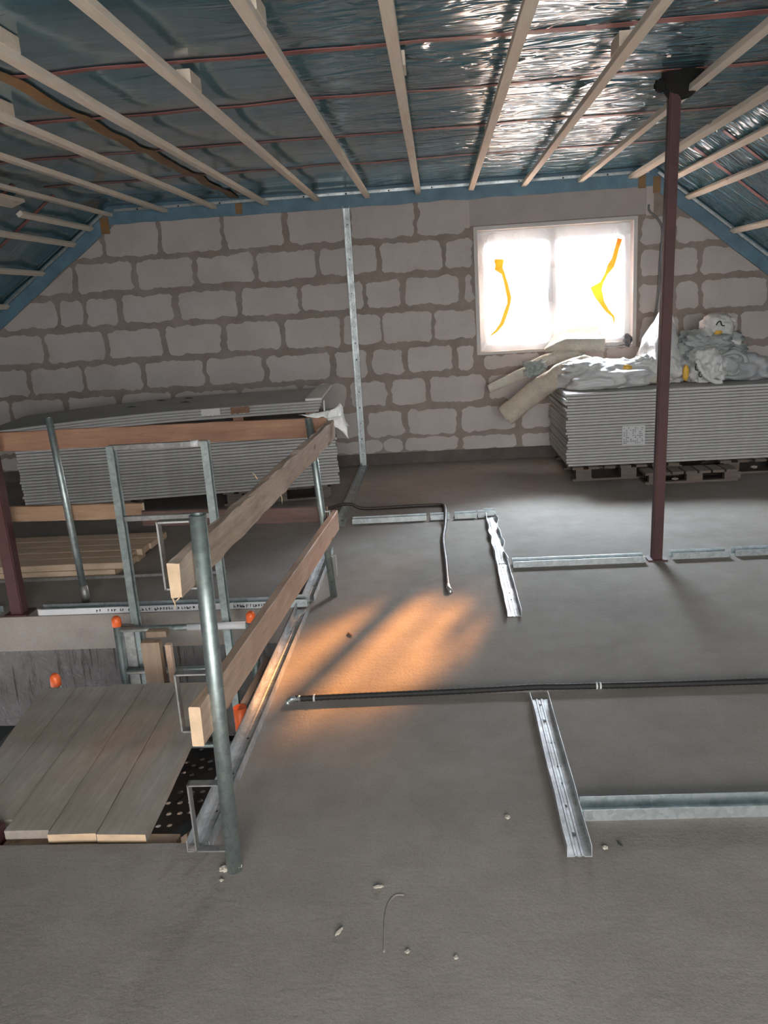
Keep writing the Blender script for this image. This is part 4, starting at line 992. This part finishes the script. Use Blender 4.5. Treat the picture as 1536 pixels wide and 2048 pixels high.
# right stack
RXs, RXe, RY0, RY1 = 1.118, 3.62, 7.27, 8.40
pallet(1.16, 2.10, 7.22, 8.35, 'dark pallet under the left half of the right plasterboard stack')
pallet(2.45, 3.45, 7.22, 8.35, 'dark pallet under the right half of the right plasterboard stack')
r = pallet(1.74, 2.52, 6.97, 7.20, 'small slatted pallet lying in front of the right stack behind the red post', h=0.10)
proto = link('plasterboard', sheet(RXs, RXe, RY0, RY1, 0.127, TH, n=2), [M['gyps_edge'], M['gyps_face']])
base = proto.location.copy(); nR = 25
for i in range(nR):
    o = proto if i == 0 else proto.copy()
    if i: col.objects.link(o)
    o.location = base+Vector((random.uniform(-0.012, 0.012), random.uniform(-0.004, 0.004), i*(TH+GAP)))
    tag(o, 'grey plasterboard, %s in the stack under the window' % place(i, nR) if i not in (0, nR-1) else ('bottom plasterboard of the stack under the window' if i == 0 else 'top plasterboard of the stack under the window'), 'plasterboard', 'plasterboards in the right stack')
zr = 0.127+nR*(TH+GAP)
bm = bmesh.new(); box(bm, 1.60, 1.80, RY0-0.012, RY0-0.006, 0.30, 0.47)
lab = tag(link('paper_label', bm, M['paper']), 'white paper label with grey print on the front of the right stack', 'label')
bm = bmesh.new(); random.seed(8)
for i in range(9):
    for j in range(9):
        if random.random() < 0.5: x = 1.612+0.0195*i; z = 0.315+0.0165*j; box(bm, x, x+random.uniform(0.008, 0.018), RY0-0.0135, RY0-0.0118, z, z+0.006)
link('print', bm, M['cable'], lab)

# ------------------------------------------------------------------ insulation and packaging on the right stack
def blob(bm, c, s, amp=0.25, freq=2.5, sub=4, seed=0, ridge=0.0, flat=None):
    r_ = bmesh.ops.create_icosphere(bm, subdivisions=sub, radius=1)
    for v in r_['verts']:
        d = v.co.copy(); q = d*freq+Vector((seed*3.3, seed, 0))
        k = 1+amp*noise.noise(q)+amp*0.5*noise.noise(q*2.3)
        if ridge: k += ridge*(1-abs(noise.noise(q*1.6+Vector((9, 0, 0))))*2.2)*0.5+ridge*0.4*(1-abs(noise.noise(q*4.1))*2)
        p = Vector(c)+Vector((d.x*s[0], d.y*s[1], d.z*s[2]))*k
        if flat is not None and p.z < flat: p.z = flat+0.001+random.uniform(0, 0.003)
        v.co = p
def fluffy(bm, path, rx, rz, seg=28, amp=0.10, seed=0, step=0.02):
    """soft rolled wool: swept flattened tube with uneven surface"""
    pts = smooth_path(path, 10); rings = []
    for i, p in enumerate(pts):
        d = (pts[min(i+1, len(pts)-1)]-pts[max(i-1, 0)]).normalized(); s = d.cross(Vector((0, 1, 0.2))).normalized(); u = s.cross(d)
        f = i/(len(pts)-1); ring = []
        for k in range(seg):
            an = 2*math.pi*k/seg; v = Vector((math.cos(an), math.sin(an)))
            q = p*6+Vector((v.x, v.y, seed)); kk = 1+amp*noise.noise(q)+amp*0.7*noise.noise(q*3)
            a_ = rx(f) if callable(rx) else rx; b_ = rz(f) if callable(rz) else rz
            ring.append(bm.verts.new(p+s*v.x*a_*kk+u*v.y*b_*kk))
        rings.append(ring)
    for i in range(len(rings)-1):
        for k in range(seg): bm.faces.new((rings[i][k], rings[i][(k+1) % seg], rings[i+1][(k+1) % seg], rings[i+1][k]))
    for rg, rev in ((rings[0], False), (rings[-1], True)):
        c = sum((v.co for v in rg), Vector())/len(rg); cv = bm.verts.new(c+(rings[1 if not rev else -2][0].co-rg[0].co)*0.35)
        for k in range(seg): bm.faces.new((rg[k], rg[(k+1) % seg], cv))
def tagged(name, bm, mat, label, cat, group=None, smooth=True):
    return tag(link(name, bm, mat, smooth=smooth), label, cat, group)
# slab on the window ledge, tilted
bm = bmesh.new(); n = 26
def slabz(u, v): return 0.0
cs = [Vector((1.02, 8.10, 1.105)), Vector((1.60, 8.02, 1.075)), Vector((1.60, 8.48, 1.20)), Vector((1.16, 8.48, 1.20))]
lo, hi = [], []
for i in range(n+1):
    rl, rh = [], []
    for j in range(9):
        p = cs[0].lerp(cs[1], i/n).lerp(cs[3].lerp(cs[2], i/n), j/8); q = noise.noise_vector(p*14)*0.008
        th = 0.115*min(1, 0.12+i/n*2.6); rl.append(bm.verts.new(p+q)); rh.append(bm.verts.new(p+Vector((0, 0, th))+q+noise.noise_vector(p*30)*0.004))
    lo.append(rl); hi.append(rh)
for i in range(n):
    for j in range(8): bm.faces.new((lo[i][j], lo[i][j+1], lo[i+1][j+1], lo[i+1][j])); bm.faces.new((hi[i][j], hi[i+1][j], hi[i+1][j+1], hi[i][j+1]))
    bm.faces.new((lo[i][0], lo[i+1][0], hi[i+1][0], hi[i][0])); bm.faces.new((lo[i][8], hi[i][8], hi[i+1][8], lo[i+1][8]))
for j in range(8):
    bm.faces.new((lo[0][j], hi[0][j], hi[0][j+1], lo[0][j+1])); bm.faces.new((lo[n][j], lo[n][j+1], hi[n][j+1], hi[n][j]))
tagged('insulation_slab', bm, M['wool'], 'cream mineral wool slab lying tilted in front of the window sill', 'insulation')
# long roll hanging over the left end of the stack
bm = bmesh.new(); fluffy(bm, [(0.625, 7.93, 0.52), (0.80, 7.90, 0.66), (1.02, 7.82, 0.83), (1.20, 7.78, 0.93), (1.36, 7.79, 0.965), (1.44, 7.80, 0.96)], lambda f: 0.105 if f < 0.8 else 0.105-0.15*(f-0.8), lambda f: 0.085, amp=0.13, seed=4)
tagged('insulation_roll', bm, M['wool_tan'], 'long tan mineral wool strip hanging over the left end of the right stack', 'insulation')
bm = bmesh.new(); fluffy(bm, [(0.485, 8.10, 0.775), (0.65, 8.09, 0.84), (0.85, 8.08, 0.92), (1.05, 8.08, 0.95)], lambda f: 0.040+0.02*f, lambda f: 0.040, amp=0.10, seed=8)
tagged('insulation_roll', bm, M['wool'], 'thin cream wool roll sticking out left below the window', 'insulation')
bm = bmesh.new(); fluffy(bm, [(0.90, 8.16, 0.955), (1.05, 8.15, 1.02), (1.25, 8.12, 1.06), (1.42, 8.1, 1.03)], 0.055, 0.06, amp=0.2, seed=12)
tagged('insulation_roll', bm, M['wool'], 'short cream wool fold between the slab and the thin roll', 'insulation')
# film scraps at the roll crossing
def crumple(name, c, w, h, mat, label, seed, tilt=0.5, cat='plastic sheet', n=22, depth=0.09):
    bm = bmesh.new(); gr = []
    for i in range(n+1):
        row = []
        for j in range(n+1):
            u, v = i/n-0.5, j/n-0.5
            fold = math.sin(u*17+seed+3*noise.noise(Vector((v*3, seed, 0))))*0.35+noise.noise(Vector((u*5+seed, v*5, 0)))
            ed = 1-0.30*abs(noise.noise(Vector((u*4, v*4, seed+4))))
            p = Vector((c[0]+u*w*ed+0.1*w*noise.noise(Vector((v*4, seed, 3))), c[1]-fold*depth*0.5+v*tilt*h, c[2]+v*h*ed+0.08*h*noise.noise(Vector((u*6, seed, 7)))+fold*depth*0.25))
            row.append(bm.verts.new(p))
        gr.append(row)
    for i in range(n):
        for j in range(n): bm.faces.new((gr[i][j], gr[i+1][j], gr[i+1][j+1], gr[i][j+1]))
    o = tagged(name, bm, M[mat], label, cat); so = o.modifiers.new('t', 'SOLIDIFY'); so.thickness = 0.0025
    return o
crumple('plastic_wrap', (0.93, 7.97, 0.955), 0.24, 0.15, 'poly_grey', 'crumpled glossy film at the crossing of the two wool rolls', 2)
# wrapped pack in the middle
r = empty('wrapped_pack', (1.70, 7.85, zr), 'large white plastic wrapped insulation pack on the stack below the window', 'insulation pack')
random.seed(21)
bm = bmesh.new(); blob(bm, (1.53, 7.80, zr+0.075), (0.43, 0.40, 0.155), 0.22, 1.6, 5, 3, 0.13, flat=zr); link('wrapping', bm, M['poly_white'], r, smooth=True)
bm = bmesh.new(); blob(bm, (1.70, 7.56, zr+0.165), (0.05, 0.03, 0.035), 0.3, 2, 3, 3); link('yellow_print', bm, M['yellow'], r, smooth=True)
for k, (c, s) in enumerate((((1.40, 7.72, zr+0.19), (0.22, 0.16, 0.06)), ((1.78, 7.78, zr+0.12), (0.15, 0.2, 0.10)))):
    bm = bmesh.new(); blob(bm, c, s, 0.35, 2.2, 4, 7+k, 0.3, flat=zr); link('film_fold', bm, M['poly_white'], r, smooth=True)
r = empty('plastic_bag', (2.1, 7.9, zr), 'peaked white plastic bag bulging behind the right red post', 'bag')
bm = bmesh.new(); blob(bm, (2.08, 7.90, zr+0.12), (0.20, 0.32, 0.20), 0.25, 1.7, 5, 11, 0.18, flat=zr)
for v in bm.verts:
    d = math.hypot(v.co.x-2.10, (v.co.y-7.9)*0.8); v.co.z += max(0, 0.34*(1-d/0.24)) if v.co.z > zr+0.12 else 0
link('bag', bm, M['poly_white'], r, smooth=True)
bm = bmesh.new(); blob(bm, (2.215, 7.52, zr+0.10), (0.028, 0.02, 0.075), 0.2, 2, 3, 3); link('yellow_print', bm, M['yellow'], r, smooth=True)
bm = bmesh.new(); blob(bm, (1.90, 7.66, zr+0.18), (0.10, 0.07, 0.06), 0.5, 3, 4, 13, 0.45); link('film_knot', bm, M['poly_white'], r, smooth=True)
bm = bmesh.new(); blob(bm, (2.0, 7.62, zr+0.045), (0.14, 0.06, 0.035), 0.25, 2, 3, 15, flat=zr); link('wool_edge', bm, M['wool'], r, smooth=True)
bm = bmesh.new(); fluffy(bm, [(2.24, 8.05, 1.16), (2.255, 8.1, 1.30), (2.235, 8.15, 1.42)], lambda f: 0.035*(1.05-f), 0.02, amp=0.2, seed=3); tagged('plastic_tip', bm, M['poly_white'], 'pointed film tip rising right beside the right red post', 'plastic scrap')
# bundle with dark prints
r = empty('plastic_bundle', (2.45, 7.75, zr), 'crumpled bundle of printed white plastic bags heaped right of the red post', 'bag bundle')
bm = bmesh.new(); blob(bm, (2.43, 7.70, zr+0.13), (0.17, 0.24, 0.18), 0.30, 1.7, 5, 22, 0.22, flat=zr); link('lower_bag', bm, M['poly_white'], r, smooth=True)
bm = bmesh.new(); blob(bm, (2.47, 7.78, zr+0.31), (0.25, 0.2, 0.13), 0.40, 2.3, 5, 27, 0.38); link('grey_bag', bm, M['poly_grey'], r, smooth=True)
bm = bmesh.new(); blob(bm, (2.545, 7.75, zr+0.475), (0.135, 0.12, 0.11), 0.25, 1.8, 4, 31, 0.18); link('top_bag', bm, M['poly_white'], r, smooth=True)
bm = bmesh.new(); fluffy(bm, [(2.55, 7.72, zr+0.47), (2.62, 7.71, zr+0.52), (2.69, 7.70, zr+0.515)], 0.035, 0.028, amp=0.3, seed=6); link('bag_ear', bm, M['poly_white'], r, smooth=True)
bm = bmesh.new(); fluffy(bm, [(2.56, 7.70, zr+0.35), (2.66, 7.69, zr+0.345), (2.74, 7.68, zr+0.325)], 0.022, 0.02, amp=0.3, seed=7); link('bag_ear', bm, M['poly_white'], r, smooth=True)
bm = bmesh.new()
tube(bm, smooth_path([(2.50, 7.628, zr+0.50), (2.515, 7.624, zr+0.525), (2.535, 7.622, zr+0.53), (2.545, 7.622, zr+0.50), (2.565, 7.624, zr+0.49), (2.58, 7.63, zr+0.50)], 5), 0.006, 6); link('black_print', bm, M['print'], r)
bm = bmesh.new(); blob(bm, (2.52, 7.64, zr+0.435), (0.035, 0.02, 0.03), 0.3, 2, 3, 5); link('yellow_print', bm, M['yellow'], r, smooth=True)
bm = bmesh.new(); blob(bm, (2.43, 7.53, zr+0.15), (0.055, 0.03, 0.055), 0.3, 2, 3, 5); link('tan_wool', bm, M['wool_tan'], r, smooth=True)
bm = bmesh.new(); tube(bm, smooth_path([(2.30, 7.50, zr+0.21), (2.345, 7.47, zr+0.10), (2.43, 7.45, zr+0.025), (2.51, 7.45, zr+0.015), (2.50, 7.46, zr+0.12), (2.495, 7.48, zr+0.22)], 6), [0.022]*31, 10); link('folded_rim', bm, M['poly_white'], r, smooth=True)
for (c, s) in (((2.30, 7.49, zr+0.15), 1), ((2.325, 7.47, zr+0.085), 0.8)):
    bm = bmesh.new(); pp = [(c[0]+0.016*s*math.cos(a*0.7), c[1]-0.01, c[2]+0.030*s*math.sin(a*0.7)) for a in range(9)]; tube(bm, pp, 0.005, 6); link('black_print', bm, M['print'], r)
# rolled clear bag with spiral fold
r = empty('rolled_film', (2.72, 7.75, zr), 'rolled translucent film with a spiral end at the right of the heap', 'film roll')
for k, (rad, tw) in enumerate(((0.125, 0.0), (0.088, 0.8), (0.050, 1.7))):
    bm = bmesh.new(); pp = []
    for a in range(27):
        an = tw+a/26*math.pi*1.75; q = noise.noise(Vector((a*0.3, k, 1)))*0.018; pp.append((2.63+math.cos(an)*(rad+q), 7.55+0.02*k, zr+0.145+math.sin(an)*(rad+q)*0.95))
    tube(bm, pp, [0.020+0.006*math.sin(i*1.1) for i in range(27)], 10); link('film_fold', bm, M['poly_grey'], r, smooth=True)
bm = bmesh.new(); blob(bm, (2.63, 7.74, zr+0.14), (0.17, 0.19, 0.15), 0.2, 2, 4, 41, 0.2, flat=zr); link('roll_body', bm, M['poly_grey'], r, smooth=True)
bm = bmesh.new(); blob(bm, (2.82, 7.72, zr+0.09), (0.20, 0.24, 0.14), 0.25, 1.8, 4, 44, 0.15, flat=zr); link('clear_film', bm, M['poly_clear'], r, smooth=True)
bm = bmesh.new(); blob(bm, (3.05, 7.75, zr+0.04), (0.20, 0.26, 0.05), 0.25, 2, 4, 48, 0.2, flat=zr); tagged('plastic_wrap', bm, M['poly_white'], 'flat whitish film on the stack at the right picture edge', 'plastic sheet')
# scraps on the window sill
bm = bmesh.new(); blob(bm, (1.90, 8.43, 1.15), (0.035, 0.025, 0.05), 0.5, 3, 3, 2, 0.4); tagged('foam_scrap', bm, M['cable'], 'dark scrap in the right corner of the window sill', 'scrap')
bm = bmesh.new(); blob(bm, (1.75, 8.43, 1.12), (0.11, 0.03, 0.02), 0.6, 3, 3, 6, 0.5); tagged('plastic_scrap', bm, M['poly_white'], 'crinkled white scrap on the right of the window sill', 'scrap')

# ------------------------------------------------------------------ small debris on the floor
def chip(px, py, s, label, mat='chip', seed=0, cat='debris', sq=(1, 1, 0.5), rot=0.0, grp=None):
    p = cast(px, py, 0.0); bm = bmesh.new(); q = bmesh.ops.create_icosphere(bm, subdivisions=3, radius=1)
    for v in bm.verts:
        d = v.co.copy(); k = 1+0.5*noise.noise(d*2+Vector((seed, 0, 0))); v.co = Vector((d.x*s*sq[0], d.y*s*sq[1], (d.z*sq[2])*s))*k
    bmesh.ops.rotate(bm, verts=bm.verts, cent=(0, 0, 0), matrix=Matrix.Rotation(rot, 3, 'Z'))
    mz = min(v.co.z for v in bm.verts); bmesh.ops.translate(bm, verts=bm.verts, vec=(p.x, p.y, -mz*0.98))
    tag(link('mortar_chip', bm, M[mat]), label, cat, grp)
chip(678, 1866, 0.014, 'pale feathery chip in the near foreground floor', seed=1, sq=(0.35, 1.2, 0.3), rot=-0.5)
chip(757, 1776, 0.012, 'small pale chip right of the nearest pipe foot', seed=2, sq=(1.2, 0.45, 0.3), rot=0.2)
chip(1015, 1637, 0.009, 'tiny pale chip left of the near bright track', seed=3)
chip(1210, 1697, 0.008, 'tiny grey chip right of the near bright track end', seed=4)
chip(1240, 1690, 0.009, 'small dark chip right of the near bright track end', 'darkgrey', 5, sq=(0.5, 1.2, 0.4), rot=0.4)
chip(700, 1270, 0.022, 'thin brown wood splinter on the floor beside the sunlit patch', 'rail_red', 6, sq=(0.25, 1.2, 0.2), rot=0.55)
chip(449, 1742, 0.014, 'white mortar crumb left of the nearest pipe foot', seed=7, sq=(1, 0.8, 0.5))
chip(480, 1738, 0.014, 'white mortar crumb right of the nearest pipe foot', seed=8, sq=(0.5, 1.1, 0.8))
chip(443, 1762, 0.006, 'tiny mortar crumb below the nearest pipe foot', seed=9)
chip(390, 1698, 0.016, 'grey mortar lump at the near end of the stairwell track', 'concrete', seed=10, sq=(1.5, 1, 0.5))
chip(815, 1905, 0.006, 'tiny light crumb on the foreground floor', seed=12)
chip(912, 1917, 0.006, 'light crumb near the bottom middle of the floor', seed=13)
for (a, b, lb) in ((1178, 960, 'pale stone crumb under the left end of the right stack'), (1350, 962, 'pale crumb beside the small slatted pallet'), (1508, 937, 'white crumb under the right stack at the picture edge')):
    chip(a, b, 0.028, lb, 'chip', a)
# shallow trowel ridge in the foreground screed
def ridge_line(pts, label):
    bm = bmesh.new(); w = [cast(x, y, 0.0) for x, y in pts]; tube(bm, smooth_path([(p.x, p.y, -0.0012) for p in w], 6), 0.0038, 8)
    tag(link('screed_ridge', bm, M['floor']), label, 'floor ridge')
ridge_line([(768, 1905), (769, 1870), (770, 1835), (776, 1808), (790, 1791), (808, 1790)], 'curved trowel ridge in the foreground screed')
